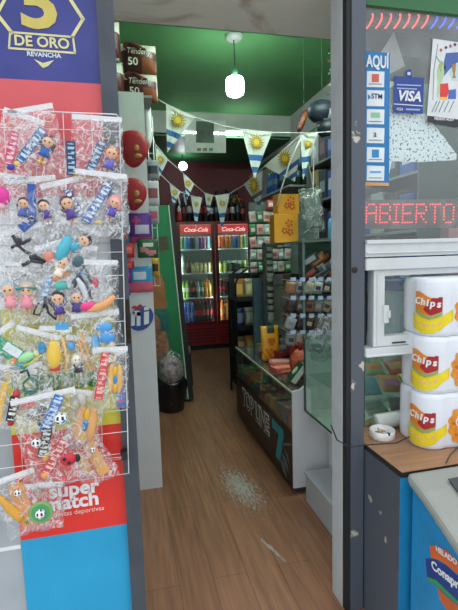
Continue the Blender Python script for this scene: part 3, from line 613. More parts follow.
# glitter gift paper standing inside the pane
gm = mat('glitter_film', '#e8f2f8', 0.35, 0.0, 0.0, 95)
rr = [q for q in gm.node_tree.nodes if q.type == 'VALTORGB'][0]
rr.color_ramp.elements[0].position = 0.39; rr.color_ramp.elements[0].color = lin('#3c3b3e'); rr.color_ramp.elements[1].position = 0.43; rr.color_ramp.elements[1].color = lin('#f6fafe')
q = [P(a, b_, Y=1.60) for a, b_ in ((389, 108), (396, 110), (424, 113), (441, 133), (457, 155), (456, 160), (420, 162), (392, 161), (387, 184), (385, 184))]
mb = MB().prism(q, (0, .004, 0), 0)
one(mb, 'glitter_wrap', gm, 'silver glittery sheet with dark flecks standing behind the window below the card sticker', 'wrapping sheet', q[7])
pp = [P(a, b_, Y=1.70) for a, b_ in ((395, 30), (405, 66), (392, 73), (386, 74), (380, 40), (372, 52), (366, 57), (360, 40))]
one(MB().prism([P(a, b_, Y=1.72) for a, b_ in ((394, 32), (405, 66), (388, 75), (376, 60))], (0, .003, 0)), 'white_pennant', H('#c9cbcb'), 'plain white pennant hanging behind the window above the card sticker', 'pennant', P(394, 32, Y=1.72))
# rope light round a rail
q0 = P(366, 23, Y=1.66); tr_ = thing('rope_light', 'red and blue coiled rope light along a rail at the top of the window', 'light', q0)
q1 = P(480, 20, Y=1.66); rail = MB().tube([(0, 0, 0), (q1.x-q0.x, 0, q1.z-q0.z)], 0.022, 12); rail.build('rail', H('#77787a'), tr_, True)
for nm, xs, c in (('red_coil', [368+9.1*i for i in range(7)], '#ff5a4e'), ('blue_coil', [432+8.6*i for i in range(6)], '#4a5cff')):
    mb = MB()
    for x in xs:
        a = P(x, 22, Y=1.66)-q0; pts = [(a.x+0.010*math.sin(k), -0.027*math.cos(k-.3), a.z+0.027*math.sin(k-.3)) for k in [(-1.1+j*.3) for j in range(9)]]
        mb.tube(pts, 0.0032, 6)
    mb.build(nm, mat('lit_'+nm, c, .4, 0, 0, emit=1.3), tr_, True)
# ABIERTO led sign
ta = thing('led_sign', 'dot lit red LED sign reading ABIERTO behind the window glass', 'sign', P(410, 227, Y=1.63))
DOT = {'A': '01110 10001 10001 11111 10001 10001 10001', 'B': '11110 10001 10001 11110 10001 10001 11110', 'I': '111 010 010 010 010 010 111', 'E': '11111 10000 10000 11110 10000 10000 11111',
       'R': '11110 10001 10001 11110 10100 10010 10001', 'T': '11111 00100 00100 00100 00100 00100 00100', 'O': '01110 10001 10001 10001 10001 10001 01110'}
mb = MB(); x = 366.5; base = parent_world(ta)
for ch in 'ABIERTO':
    rows = DOT[ch].split()
    for r, row in enumerate(rows):
        for c, v in enumerate(row):
            if v == '1': mb.ball(P(x+c*2.42-(r-3)*.1, 204.5+r*3.0-c*.05, Y=1.628)-base, 0.0027, 0, None, 6, 4)
    x += len(rows[0])*2.42+1.6
mb.build('led_dots', mat('lit_red_led', '#ff3038', .4, 0, 0, emit=3.2), ta)
pxpoly(MB(), [(363, 200), (460, 199), (460, 228), (363, 229)], 0, Y=1.634, t=.004).build('sign_board', sheet_mat('smoked_board', '#6a5c60', .12, .08, .2, 10), ta, world=True)
for o_ in ta.children:
    if o_.name.startswith('sign_board'): pass
# things behind the slider
def carton(px0, py0, px1, py1, Y, d, c, name, label, cat='box', mark=None, grp=None):
    a, b_ = P(px0, py1, Y=Y), P(px1, py0, Y=Y); w_, h_ = b_.x-a.x, b_.z-a.z
    t = thing(name, label, cat, (a.x, Y, a.z), grp)
    MB().box(0, w_, 0, d, 0, h_).build('box_body', H(c), t, bevel=0.002)
    if mark: MB().box(w_*.15, w_*.85, -0.0015, 0, h_*.3, h_*.75).build('printed_label', H(mark), t)
    return t
zt = P(420, 290, Y=1.76).z
c_ = carton(393, 277, 452, 290, 1.76, .12, '#2c62a0', 'blue_box', 'long blue box lying on the pale box behind the slider', mark='#8fb4d8'); c_.location.z = zt
t_ = thing('pale_box', 'pale blue white box standing under the long blue box behind the slider', 'box', (P(396, 300, Y=1.76).x, 1.76, 1.007))
MB().box(0, .22, 0, .10, 0, zt-1.008).build('box_body', H('#b9d3d8'), t_, bevel=.002)
MB().box(.02, .08, -.0015, 0, .06, .20).build('printed_label', H('#8fb0c4'), t_)
# vitrine seen beneath the slider and from the doorway
tv2 = thing('glass_vitrine', 'glass candy vitrine inside the window beside the doorway, above the white step', 'display case', (1.0, 1.72, 0.56))
MB().box(0, .003, 0, .67, 0.0, .44).box(.003, .9, .667, .67, 0.0, .44).box(.003, .9, 0, .003, 0, .44).build('glass_panes', CASEGLASS, tv2)
MB().box(0, .9, 0, .67, .44, .446).box(.02, .9, .02, .65, .22, .226).build('glass_shelf', CASEGLASS, tv2)
MB().box(-.002, .9, -.002, .672, -.012, 0).build('case_floor', H('#e4eae6'), tv2)
MB().box(.006, .9, .655, .664, 0, .43).box(.89, .9, .01, .655, 0, .43).build('back_board', H('#e8efeb'), tv2)
MB().box(-.004, .004, .664, .674, 0, .44).box(-.004, .004, -.004, .006, 0, .44).box(-.003, .003, 0, .67, -.006, .004).box(-.003, .9, .666, .672, -.004, .004).build('edge_trim', H('#3d4446'), tv2)
cab = MB().box(1.17, 2.3, 1.74, 2.42, 0.0, .548); one(cab, 'base_cabinet', PART, 'plain white cabinet under the glass vitrine, behind the white step', 'cabinet', (1.17, 2.42, 0))
stp = MB().prism([(0.99, 2.36, 0), (0.99, 2.36, .165), (0.985, 2.36, .185), (1.168, 2.36, .185), (1.168, 2.36, 0)], (0, -.60, 0), 0)
stp.box(.98, 1.168, 1.755, 2.365, .172, .187, 0)
one(stp, 'white_step', mat('white_step_paint', '#b7bcc0', .5, 0, .05, 14), 'low white wooden step on the floor just inside the right jamb', 'step', (1.07, 2.06, 0))
cols = ['#b98a5a', '#c9b04e', '#7f9a6a', '#8a4f86', '#b84a3c', '#d0c8b8', '#4d7f8c', '#a06a8c', '#c47a3e']
packs_grp = 'sweet packets in the vitrine'
def packet(name, label, cat, loc, w_, h_, c, c2, rot=(0, 0, 0), d=.02, grp=None, mfn=None, extra=(), crumple=.002, nx=8, nz=10):
    mfn = mfn or (lambda u, v: 1 if (abs(u-.5) < .36 and abs(v-.5) < .22) else 0)
    o = MB().pillow(w_, h_, d, nx, nz, mfn, crumple, seed=random.randint(0, 99)).build(name, [H(c, .35), H(c2, .35)]+[H(k, .35) for k in extra], smooth=True)
    o.location = loc; o.rotation_euler = rot; return tag(o, label, cat, grp)
k = 0
for r, (y, z) in enumerate(((1.84, .64), (1.98, .70), (1.84, .86), (2.0, .90))):
    for i in range(6):
        a = cols[(i*2+r*3) % len(cols)]; b_ = cols[(i+r+4) % len(cols)]
        packet('sweet_packet', 'small sweet packet lying against others inside the glass vitrine', 'packet', (1.09+i*.125, y+random.uniform(-.02, .02), z+.0), .115, .10, a, b_, (R_(-50), R_(random.uniform(-25, 25)), 0), .025, packs_grp)
roll = MB().lathe([(0.03, 0), (0.034, .005), (0.034, .24), (.03, .245)], 14, 0); o = roll.build('paper_roll', H('#c9cfc8'), smooth=True); o.location = (1.03, 1.745, .755); o.rotation_euler = (0, R_(88), 0)
tag(o, 'pale green-white roll lying behind the ashtray, low in the slider opening', 'roll'); o.location = (1.02, 1.66, .757)
q = P(395, 423, Y=1.66)
# ashtray with stubs
qa = P(382, 437, Z=.724); qa = Vector((qa.x, qa.y+.0, .7222))
ta_ = thing('ashtray', 'round white ashtray with cigarette stubs on the counter board', 'ashtray', qa)
MB().lathe([(.045, 0), (.0505, .004), (.052, .034), (.0495, .037), (.047, .034), (.045, .010), (.0, .009)], 28).build('bowl', H('#e9eaea', .3), ta_, True)
mb = MB(); rnd = random.Random(3)
mb.lathe([(.044, .0105), (.030, .015), (.002, .017)], 16, 1)
for i in range(6):
    a = rnd.uniform(0, 6.28); r = rnd.uniform(.004, .026); x, y = r*math.cos(a), r*math.sin(a); an = rnd.uniform(0, 3.1)
    mb.tube([(x-.011*math.cos(an), y-.011*math.sin(an), .021), (x+.011*math.cos(an), y+.011*math.sin(an), .022+.004*(i % 2))], .0036, 8, 0 if i % 2 else 2)
mb.build('cigarette_stubs', [H('#cf9a5c'), H('#77736c'), H('#d9d6cc')], ta_)
MB().box(-.004, .004, -.0525, -.046, .028, .0385).build('rest_notch', H('#2a2a2a'), ta_)
# three packs of cookies
PKR, PKH = .074, .222          # roll radius under the wrap, pack height
WRAP = mat('glossy_white_wrap', '#e4e7ee', 0.28, 0, .03, 9, .12, coat=.3)
def pack_outline(k_):
    """wrap drawn tight round a block of three by two rolls; origin at the front left roll"""
    pts = []; r = PKR*k_; d = 2*PKR
    def arc(cx, cy, a0, a1, n_=8):
        for i in range(n_+1): a = R_(a0+(a1-a0)*i/n_); pts.append((cx+r*math.cos(a), cy+r*math.sin(a)))
    e = .080; arc(0, e, 100, 200); arc(0, 0, 160, 302, 14); arc(d, 0, 238, 302); arc(2*d, 0, 238, 380); arc(2*d, e, -20, 122); arc(d, e, 58, 122)
    return pts
def make_pack(i, loc, rz, label):
    t = thing('cookie_pack', label, 'snack pack', loc, None, (0, 0, rz))
    lv = [(0, .88), (.006, .96), (.02, 1), (PKH*.5, 1.004), (PKH-.02, 1), (PKH-.006, .95), (PKH, .86)]
    vs = []; fs = []
    for z, k_ in lv: o = pack_outline(k_); vs += [(x, y, z) for x, y in o]
    N = len(o)
    for a in range(len(lv)-1):
        for j in range(N): fs.append((a*N+j, a*N+(j+1) % N, (a+1)*N+(j+1) % N, (a+1)*N+j))
    fs += [tuple(range(N))[::-1], tuple((len(lv)-1)*N+j for j in range(N))]
    MB().add(vs, fs).build('wrap', WRAP, t, True)
    def decal(name, fn, cx, a0, a1, z0, z1, mats, off, nx=40, nz=34):
        """print wrapped on a roll: u runs round it, v up"""
        vs = []; fs = []; ms = []
        for k_ in (off, off-.0008):
            for a in range(nz+1):
                for b2 in range(nx+1):
                    an = R_(a0+(a1-a0)*b2/nx); r_ = PKR*1.004+k_; vs.append((cx+r_*math.cos(an), r_*math.sin(an), z0+(z1-z0)*a/nz))
        n_ = (nx+1)*(nz+1)
        for a in range(nz):
            for b2 in range(nx):
                v = fn((b2+.5)/nx, (a+.5)/nz)
                if v is not None: f = (a*(nx+1)+b2, a*(nx+1)+b2+1, (a+1)*(nx+1)+b2+1, (a+1)*(nx+1)+b2); fs += [f, tuple(k2+n_ for k2 in f[::-1])]; ms += [v, v]
        return MB().add(vs, fs, ms).build(name, mats, t, True)
    def rib(u, v):
        c = .44-.16*math.sin(min(u*1.15, 1)*math.pi)+max(0, u-.6)*.5
        return (1 if abs(v-c) < .04 and .1 < u < .7 and int(u*26) % 3 else 0) if abs(v-c) < .24+.05*math.sin(u*5) else None
    decal('yellow_ribbon', rib, 0, 164, 300, .012, .12, [H('#ecd420', .3), H('#e8b09a', .3)], .0016)
    def badge(u, v):
        lo = .12-.11*math.sin((u-.2)*4.4); hi = .90-.16*u+.07*math.sin(u*6.3+.6)
        if not (lo < v < hi): return None
        if v < lo+.13: return 2
        return 0 if u < .34+.30*math.sin(v*3.1+2.4)**2+max(0, .35-v)*1.2 else 1
    decal('logo_badge', badge, 0, 180, 260, .066, .178, [H('#dd8226', .3), H('#a81c24', .3), H('#9aa860', .3)], .0030)
    def onroll(s_, cx, ang, z, size, **k):
        """letters set one after another round the roll"""
        ws = {'C': .66, 'h': .60, 'i': .28, 'p': .62, 's': .50}; tot = sum(ws[c] for c in s_)*size; p = -tot/2
        for j, c in enumerate(s_):
            w2 = ws[c]*size; an = R_(ang)+(p+w2/2)/PKR; p += w2; r_ = PKR*1.004+.0045
            tx = text(c, 'lettering', WHITE, None, (0, 0, 0), size, ext=.0008, bold=.0014, **k)
            tx.parent = t; tx.location = (cx+r_*math.cos(an), r_*math.sin(an), z-.004*(j-2)*.6); tx.rotation_euler = (R_(90), 0, an+R_(90)); tx['label'] = 'white letter '+c
    onroll('Chips', 0, 219, .130, .037, shear=.12)
    # biscuit print drawn flat over the crease between two rolls
    Tb = Matrix.Translation((.108, -PKR-.003, .094)) @ Matrix.Rotation(R_(-12), 4, 'Z')
    pts = [((.064+.005*math.cos(11*a))*math.cos(a), 0, (.078+.005*math.cos(11*a))*math.sin(a)) for a in [2*math.pi*j/88 for j in range(88)]]
    bs = MB().prism(pts, (0, .003, 0), 0, Tb)
    for hx, hz in ((-.035, -.035), (-.01, -.055), (.03, -.05), (-.045, .01), (-.02, .06), (.025, .06)): bs.ball((hx, 0, hz), (.007, .001, .007), 1, Tb, 8, 4)
    bp_ = bs.build('biscuit_print', [mat('biscuit_orange', '#e08c22', .4, 0, .2, 60), H('#b86a1a', .3)], t)
    MB().prism([(.012+.050*math.cos(a), -.0022, .016+.034*math.sin(a)) for a in [2*math.pi*j/30 for j in range(30)]], (0, .002, 0), 0, Tb).prism([(.012+.045*math.cos(a), -.003, .016+.029*math.sin(a)) for a in [2*math.pi*j/30 for j in range(30)]], (0, .002, 0), 1, Tb).build('red_oval', [H('#f0e6e0', .3), H('#c4202a', .3)], t)
    tx = text('Chips', 'lettering', WHITE, None, (0, 0, 0), .036, ext=.0008, bold=.001, shear=.12); tx.parent = t
    tx.location = Tb @ Vector((.012, -.004, .016)); tx.rotation_euler = (R_(90), 0, R_(-12))
    return t
for i, (dx, rz, lab) in enumerate(((0.0, -9, 'white snack pack lettered Chips standing on the counter board, bottom of the stack'), (.006, -9, 'white snack pack lettered Chips in the middle of the stack of three'), (.014, -7, 'white snack pack lettered Chips on top of the stack of three'))):
    make_pack(i, (1.150+dx, 1.480, .7225+i*(PKH+.001)), R_(rz), lab)
# pink and blue carton at the frame's right edge behind the packs
tt = thing('pink_tin', 'pink and blue carton tower at the right edge above the snack packs', 'carton', (P(454, 300, Y=1.82).x, 1.82, 1.007))
MB().box(-.04, .05, 0, .06, 0, .62, 0).box(-.041, .051, -.001, .061, .40, .48, 1).box(-.041, .051, -.001, .061, .49, .51, 2).build('box_body', [H('#d89aa0'), H('#2e5c8c'), H('#e8e8e8')], tt, bevel=.004)
MB().lathe([(.018, .62), (.018, .67), (.01, .68)], 12, 0).build('cap', H('#e3e6ea'), tt, True)
# black cable over the counter
mb = MB().tube([P(331, 425, Y=1.52), P(337, 440, Y=1.51), P(350, 447, Y=1.50), P(372, 444.5, Y=1.46), P(396, 443, Y=1.42), P(409, 437, Y=1.50)], .0028, 6)
o = one(mb, 'black_cable', H('#1b1c1f'), 'thin black cable crossing the right post and the counter board', 'cable', P(350, 447, Y=1.50), smooth=True)
mb = MB().tube([P(446, 463, Z=.728), P(450, 455, Z=.728), P(458, 447, Z=.728), P(470, 440, Z=.728)], .002, 6)
one(mb, 'thin_cable', H('#2b2b2e'), 'short dark cable lying at the right end of the counter board', 'cable', P(450, 455, Z=.728), smooth=True)
# ice cream freezer, side towards the doorway, lid sloping to the street
FBL = mat('freezer_blue', '#1a86bd', 0.4, 0, 0.10, 9); FGR = mat('freezer_lid_grey', '#989a92', 0.45, 0, .05, 12)
tf = thing('ice_cream_freezer', 'blue ice cream freezer with sloping grey lid, lower right before the counter', 'freezer', (0.93, 0.60, -.08))
MB().prism([(0, 0, .10), (0, .675, .10), (0, .675, .76), (0, .58, .745), (0, 0, .48)], (.75, 0, 0)).build('body', FBL, tf, bevel=.006)
MB().prism([(-.016, -.02, .50), (-.016, .40, .690), (-.016, .60, .782), (-.016, .684, .808), (-.016, .688, .77), (-.016, .60, .738), (-.016, .40, .645), (-.016, -.02, .44)], (.79, 0, 0)).build('lid', FGR, tf, bevel=.014)
mb = MB()
MB().prism([(.10, .50, .742), (.10, .62, .797), (.65, .62, .797), (.65, .50, .742)], (0, -.001, .004)).build('lid_slot', H('#3b3f41'), tf)
for a in (.06, .69):
    for c_ in (.06, .6): MB().lathe([(.025, -.02), (.03, 0), (.03, .10)], 10, 0, Matrix.Translation((a, c_, 0))).build('foot', BLACK, tf)
XF = .928
lg = MB(); pxpoly(lg, [(429.5, 545.5), (437, 546), (447, 551), (460, 564), (460, 577), (448, 566), (438, 559.5), (431, 558)], 0, X=XF)
lg.build('orange_banner', H('#d9662e'), tf, world=True)
lg = MB(); pxpoly(lg, [(425.5, 558.5), (434, 559.5), (446, 566), (460, 579), (460, 603), (446, 590), (436, 580), (427, 577)], 0, X=XF-.001); lg.build('navy_banner', H('#1f4088'), tf, world=True)
lg = MB(); pxpoly(lg, [(427, 577), (436, 580), (446, 590), (462, 604), (462, 608), (446, 594), (436, 585), (428, 581)], 0, X=XF-.001); lg.build('green_stripe', H('#3a9a58'), tf, world=True)
lg = MB(); pxpoly(lg, [(437, 587), (446, 596), (462, 609), (462, 625), (448, 612), (440, 600)], 0, X=XF); lg.build('orange_tail', H('#c9622e'), tf, world=True)
lg = MB(); pxline_x = None
for a, b_ in (((429, 545), (431, 558)), ((425, 558), (427, 577))): pass
text('HELADO', 'lettering', WHITE, tf, P(446, 555.5, X=XF-.003), .024, rot=(math.pi/2, R_(-10), -math.pi/2), ext=.0005, bold=.0006, shear=0)
text('Conaprole', 'lettering', WHITE, tf, P(450, 579, X=XF-.004), .040, rot=(math.pi/2, R_(-9), -math.pi/2), ext=.0005, bold=.0012)

# ================================================================ FRIDGE AND DRINKS
FX0, FX1, FY0, FY1, FZ = .79, 1.98, 6.85, 7.60, 2.03
RED = mat('fridge_red', '#8c1f28', .35, 0, .06, 6); RED2 = mat('fridge_dark_red', '#5c131a', .4, 0, .06, 6); LINER = mat('fridge_liner', '#c4d6d2', .4, 0, .03, 6)
f_ = thing('drinks_fridge', 'tall dark red two-door drinks fridge lit inside, at the back of the aisle', 'fridge', (FX0, FY0, 0))
W_ = FX1-FX0; D_ = FY1-FY0
MB().box(0, .03, .05, D_, .06, FZ).box(W_-.03, W_, .05, D_, .06, FZ).box(.03, W_-.03, .05, D_, FZ-.05, FZ).box(.03, W_-.03, D_-.03, D_, .06, FZ-.05).box(.03, W_-.03, .05, D_-.03, .06, .42).build('cabinet', RED, f_)
MB().box(.031, W_-.031, D_-.05, D_-.031, .42, FZ-.05).box(.031, .04, .06, D_-.05, .42, FZ-.05).box(W_-.04, W_-.031, .06, D_-.05, .42, FZ-.05).box(.04, W_-.04, .06, D_-.05, .421, .43).box(W_/2-.01, W_/2+.01, .10, D_-.05, .43, FZ-.05).build('liner', LINER, f_)
gr = MB().box(0, W_, 0, .05, .08, .40, 0)
for i in range(5): z = .12+i*.052; gr.box(.08, W_*.47, -.004, 0, z, z+.026, 1).box(W_*.53, W_-.08, -.004, 0, z, z+.026, 1)
gr.build('grille', [RED, RED2], f_)
MB().box(.03, W_-.03, .03, D_-.05, 0, .07).build('plinth', BLACK, f_)
SH = (.43, .84, 1.23, 1.61)
for z in SH[1:]:
    for x0 in (.045, W_/2+.012):
        MB().box(x0, x0+W_/2-.057, .085, D_-.06, z-.022, z-.001).build('shelf', H('#dfe8e6'), f_)
for x0 in (.0, W_/2+.004):
    w_ = W_/2-.004
    dr = MB().box(x0, x0+.05, 0, .045, .41, FZ-.01).box(x0+w_-.05, x0+w_, 0, .045, .41, FZ-.01).box(x0+.05, x0+w_-.05, 0, .045, .41, .455).box(x0+.05, x0+w_-.05, 0, .045, FZ-.05, FZ-.01)
    do = dr.build('door', mat('door_dark_red', '#701820', .35, 0, .06, 6), f_)
    MB().box(x0+.05, x0+w_-.05, .015, .02, .455, 1.845).build('door_glass', CASEGLASS, do)
    MB().box(x0+.052, x0+w_-.052, .004, .03, 1.845, 1.975).build('header_sign', mat('coca_red_sign', '#d6433f', .35, 0, .02, 6, emit=.22), do)
    text('Coca-Cola', 'lettering', mat('lit_sign_white', '#f6e6e2', .4, 0, 0, emit=.5), do, (FX0+x0+w_/2, FY0-.004, 1.90), .088, ext=.001, bold=.001, shear=.35)
    hx = x0+w_-.03 if x0 < .1 else x0+.03
    MB().tube([(hx, -.005, 1.0), (hx, -.035, 1.03), (hx, -.035, 1.37), (hx, -.005, 1.40)], .009, 8).build('handle', BLACK, do, True)
    MB().box(x0+.037, x0+.047, .048, .056, .47, 1.95).box(x0+w_-.047, x0+w_-.037, .048, .056, .47, 1.95).box(x0+.06, x0+w_-.06, .05, .07, 1.955, 1.965).build('inner_lamp', mat('fridge_lamp', '#f2fffa', .4, 0, 0, emit=9), do)
def bottle_mesh(h, r, big):
    m = MB()
    if big == 'can': m.lathe([(r*.85, 0), (r, .006), (r, h*.92), (r*.82, h)], 10, [0, 1, 2])
    elif big == 'jar': m.lathe([(r, 0), (r, h*.15), (r*1.01, h*.2), (r*1.01, h*.7), (r, h*.76), (r*.9, h*.8), (r*.9, h)], 10, [0, 0, 1, 0, 0, 2])
    else: m.lathe([(r*.9, 0), (r, .012), (r, h*.32), (r*1.015, h*.34), (r*1.015, h*.56), (r, h*.58), (r*.85, h*.70), (r*.36, h*.86), (r*.34, h*.90), (r*.42, h*.91), (r*.42, h)], 10, [0, 0, 0, 1, 1, 0, 0, 0, 0, 2])
    return m
BC = {}
def bottle(kind, x, y, z, h, r, body, lab, cap, label, grp, cat=None):
    key = (kind, h, r, body, lab, cap)
    nm = {'can': 'drink_can', 'jar': 'drink_jar', 'bottle': 'drink_bottle'}[kind]
    if key not in BC:
        o = bottle_mesh(h, r, kind).build(nm, [H(body, .2), H(lab, .4), H(cap, .35)], smooth=True); BC[key] = o
    else: o = BC[key].copy(); COL.objects.link(o)
    o.location = (x, y, z); o['label'] = label; o['category'] = cat or nm.split('_')[1]
    if grp: o['group'] = grp
    elif 'group' in o: del o['group']
    return o
def row(x0, x1, z, spec, kind, h, r, where, y=6.97, back=True):
    n_ = len(spec)
    cnt = {}
    for s_ in spec: cnt[s_[3]] = cnt.get(s_[3], 0)+1
    for i, (bd, lb, cp, nm) in enumerate(spec):
        x = x0+(x1-x0)*(i+.5)/n_
        bottle(kind, x, y, z, h, r, bd, lb, cp, '%s %s' % (nm, where), '%s %s' % (nm, where) if cnt[nm] > 1 or back else None)
        if back: bottle(kind, x, y+.16, z, h, r, bd, lb, cp, '%s %s' % (nm, where), '%s %s' % (nm, where))
cola = ('#23100e', '#b5202a', '#c02a2a', 'cola bottle with red label'); oj = ('#e88a3c', '#e8a45a', '#e86a2a', 'orange soda bottle'); lime = ('#a8cf6a', '#e8eedc', '#4a9a4a', 'lime green bottle')
clear = ('#9fb8b0', '#dfe8e4', '#3a6a9a', 'clear water bottle'); green = ('#3f7a4a', '#cfe0c0', '#2a6a3a', 'dark green bottle')
A0, A1, B0, B1 = FX0+.055, FX0+W_/2-.06, FX0+W_/2+.06, FX1-.055
C_ = lambda b, l, n_: (b, l, '#c8ccce', n_)
row(A0, A1, SH[3], [C_('#3f7a52', '#4a8a5a', 'green can'), C_('#3f86a8', '#4f9ac0', 'teal can'), C_('#2f5a9a', '#3f6ab0', 'blue can'), C_('#2b3a3c', '#344a4c', 'dark can'), C_('#c9dbe6', '#aac8dc', 'white can'), C_('#6a5a9a', '#7a6ab0', 'purple can'), C_('#c06a9a', '#cf86ac', 'pink can'), C_('#6aa8b8', '#86c0cc', 'pale teal can')], 'can', .19, .029, 'on the top shelf behind the left fridge door')
row(B0, B1, SH[3], [C_('#d8763a', '#e08a4a', 'orange can'), C_('#b8463a', '#d05a3a', 'red can'), C_('#d8763a', '#e08a4a', 'orange can'), C_('#c0863f', '#d89a4f', 'amber can'), C_('#3f7ab0', '#4f8ac8', 'blue can'), C_('#2a4a8a', '#305a9c', 'navy can'), C_('#b8a84a', '#c8b85a', 'yellow can'), C_('#3f7a52', '#4a8a5a', 'green can')], 'can', .205, .029, 'on the top shelf behind the right fridge door')
bottle('bottle', A0+.035, 6.97, SH[2], .30, .036, '#cfd8d6', '#e8ecea', '#6a8a9a', 'white bottle at the left end of the second fridge shelf', None)
bottle('bottle', A0+.115, 6.97, SH[2], .27, .036, '#4a3a30', '#7a6a5a', '#2a2420', 'brown bottle beside the white one on the second fridge shelf', None)
row(A0+.16, A1, SH[2], [('#d8c48a', '#e6d8ac', '#c8a86a', 'cream jar')]*5, 'jar', .16, .032, 'on the second shelf behind the left fridge door')
row(B0, B1, SH[2], [('#b8c85a', '#d8dc7a', '#5a8a3a', 'yellow green jar'), ('#c8c87a', '#a8b85a', '#5a8a3a', 'olive jar'), ('#3f6a4a', '#4f8a5a', '#e0e0e0', 'dark green jar'), ('#1f2a26', '#2f3a36', '#e0e8e8', 'black jar'), ('#dfe8e0', '#2a4a3a', '#e0e8e8', 'white capped jar'), ('#c8b85a', '#5a8a4a', '#a8c86a', 'gold jar')], 'jar', .175, .034, 'on the second shelf behind the right fridge door')
row(A0, A1, SH[1], [lime, lime, cola, cola, clear, green, oj, ('#d8a03c', '#e8c46a', '#e8a83a', 'yellow soda bottle')], 'bottle', .27, .030, 'on the third shelf behind the left fridge door')
row(B0, B1, SH[1], [cola, cola, cola, green, clear, green, lime], 'bottle', .27, .032, 'on the third shelf behind the right fridge door')
for j in range(2):
    for i in range(3): bottle('can', A0+.035+.062*i, 6.97, SH[0]+.165*j, .16, .03, '#2f4fa8', '#4f70c8', '#8a9ad8', 'blue and white can stacked at the bottom left of the fridge', 'blue cans at the bottom of the fridge')
row(A0+.19, A1, SH[0], [cola]*5, 'bottle', .355, .037, 'on the bottom shelf behind the left fridge door')
row(B0, B1, SH[0], [oj, oj, clear, ('#5a5a78', '#8a8ab0', '#2a2a5a', 'grape soda bottle'), clear], 'bottle', .345, .046, 'on the bottom shelf behind the right fridge door')
# on top of the fridge
TN = ('red-labelled dark', 'grey-labelled black', 'silver-labelled dark', 'maroon-labelled dark')
tops = [('#2a1210', '#8c2a2a', '#b02a2a'), ('#1a1c22', '#3f4a5a', '#b02a2a'), ('#2a1210', '#a8a8a8', '#1a1a1a'), ('#2b2030', '#7a2a3a', '#2a2a2a')]
for r_, yy in enumerate((6.98, 7.16)):
    for i in range(13):
        b_ = tops[(i*3+r_) % 4]
        bottle('bottle', FX0+.05+.087*i+.02*r_, yy, FZ, .36+.03*((i+r_) % 3), .038, *b_, '%s bottle standing in the %s row on top of the fridge' % (TN[(i*3+r_) % 4], ('front', 'second')[r_]), '%s bottles, %s row on the fridge' % (TN[(i*3+r_) % 4], ('front', 'second')[r_]))
for i, (c, lb, nm) in enumerate((('#cfe0e8', '#4f9ac8', 'clear bottle with a light blue label in the third row on top of the fridge'), ('#b8d8e4', '#3f8ab8', 'pale blue bottle in the third row on top of the fridge'))):
    bottle('bottle', FX0+.10+.10*i, 7.32, FZ, .52, .042, c, lb, '#3f8ac0', nm, None)
cr_ = thing('crate', 'dark crate at the back of the fridge top carrying yellow-labelled bottles', 'crate', (1.50, 7.26, FZ))
MB().box(0, .44, 0, .28, 0, .02).box(0, .44, 0, .012, 0, .26).box(0, .44, .268, .28, 0, .26).box(0, .012, 0, .28, 0, .26).box(.428, .44, 0, .28, 0, .26).build('crate_shell', H('#2a1f24'), cr_)
MB().box(.01, .43, .01, .27, .20, .21).build('divider_tray', H('#1d1a1e'), cr_)
for j in range(2):
    for i in range(5): bottle('bottle', 1.55+.085*i, 7.33+.13*j, FZ+.21, .36, .037, '#2a1a1a', '#b8a03a', '#3a2a2a', 'bottle with yellow label standing in the crate on the fridge', 'yellow-labelled bottles in the crate')
fg = thing('santa_figure', 'small red and white festive figure on the left end of the fridge top', 'figurine', (FX0+.055, 6.885, FZ))
MB().lathe([(.045, 0), (.05, .05), (.035, .12), (.02, .15)], 12).build('coat', H('#b02a30'), fg, True)
MB().ball((0, 0, .17), .032).build('head', H('#e8e0dc'), fg, True); MB().lathe([(.036, .19), (.02, .22), (.004, .25)], 12).build('cap', H('#e6e6e8'), fg, True)

# wall notices: calendar on the grey beam
q = P(184, 152, Y=6.0); tcv = thing('wall_calendar', 'white wall calendar with a green landscape picture on the grey beam', 'calendar', q)
pxpoly(MB(), [(185, 119), (226, 121), (226, 153), (185, 152.5)], 0, Y=6.03, t=.006).build('sheet', mat('calendar_paper', '#c9cdc8', .6), tcv, world=True)
pxpoly(MB(), [(196, 121), (214, 122), (214, 143), (196, 142.5)], 0, Y=6.024, t=.004).build('picture', mat('landscape_print', '#3f5a48', .5, 0, .7, 6), tcv, world=True)
mb = MB()
for i, x in enumerate((199, 205, 211)): pxpoly(mb, [(x-2, 148), (x+2, 148), (x+2, 151), (x-2, 151)], i % 2, Y=6.024, t=.003)
mb.build('logo', [H('#4a7a5a'), H('#6a6a3a')], tcv, world=True)

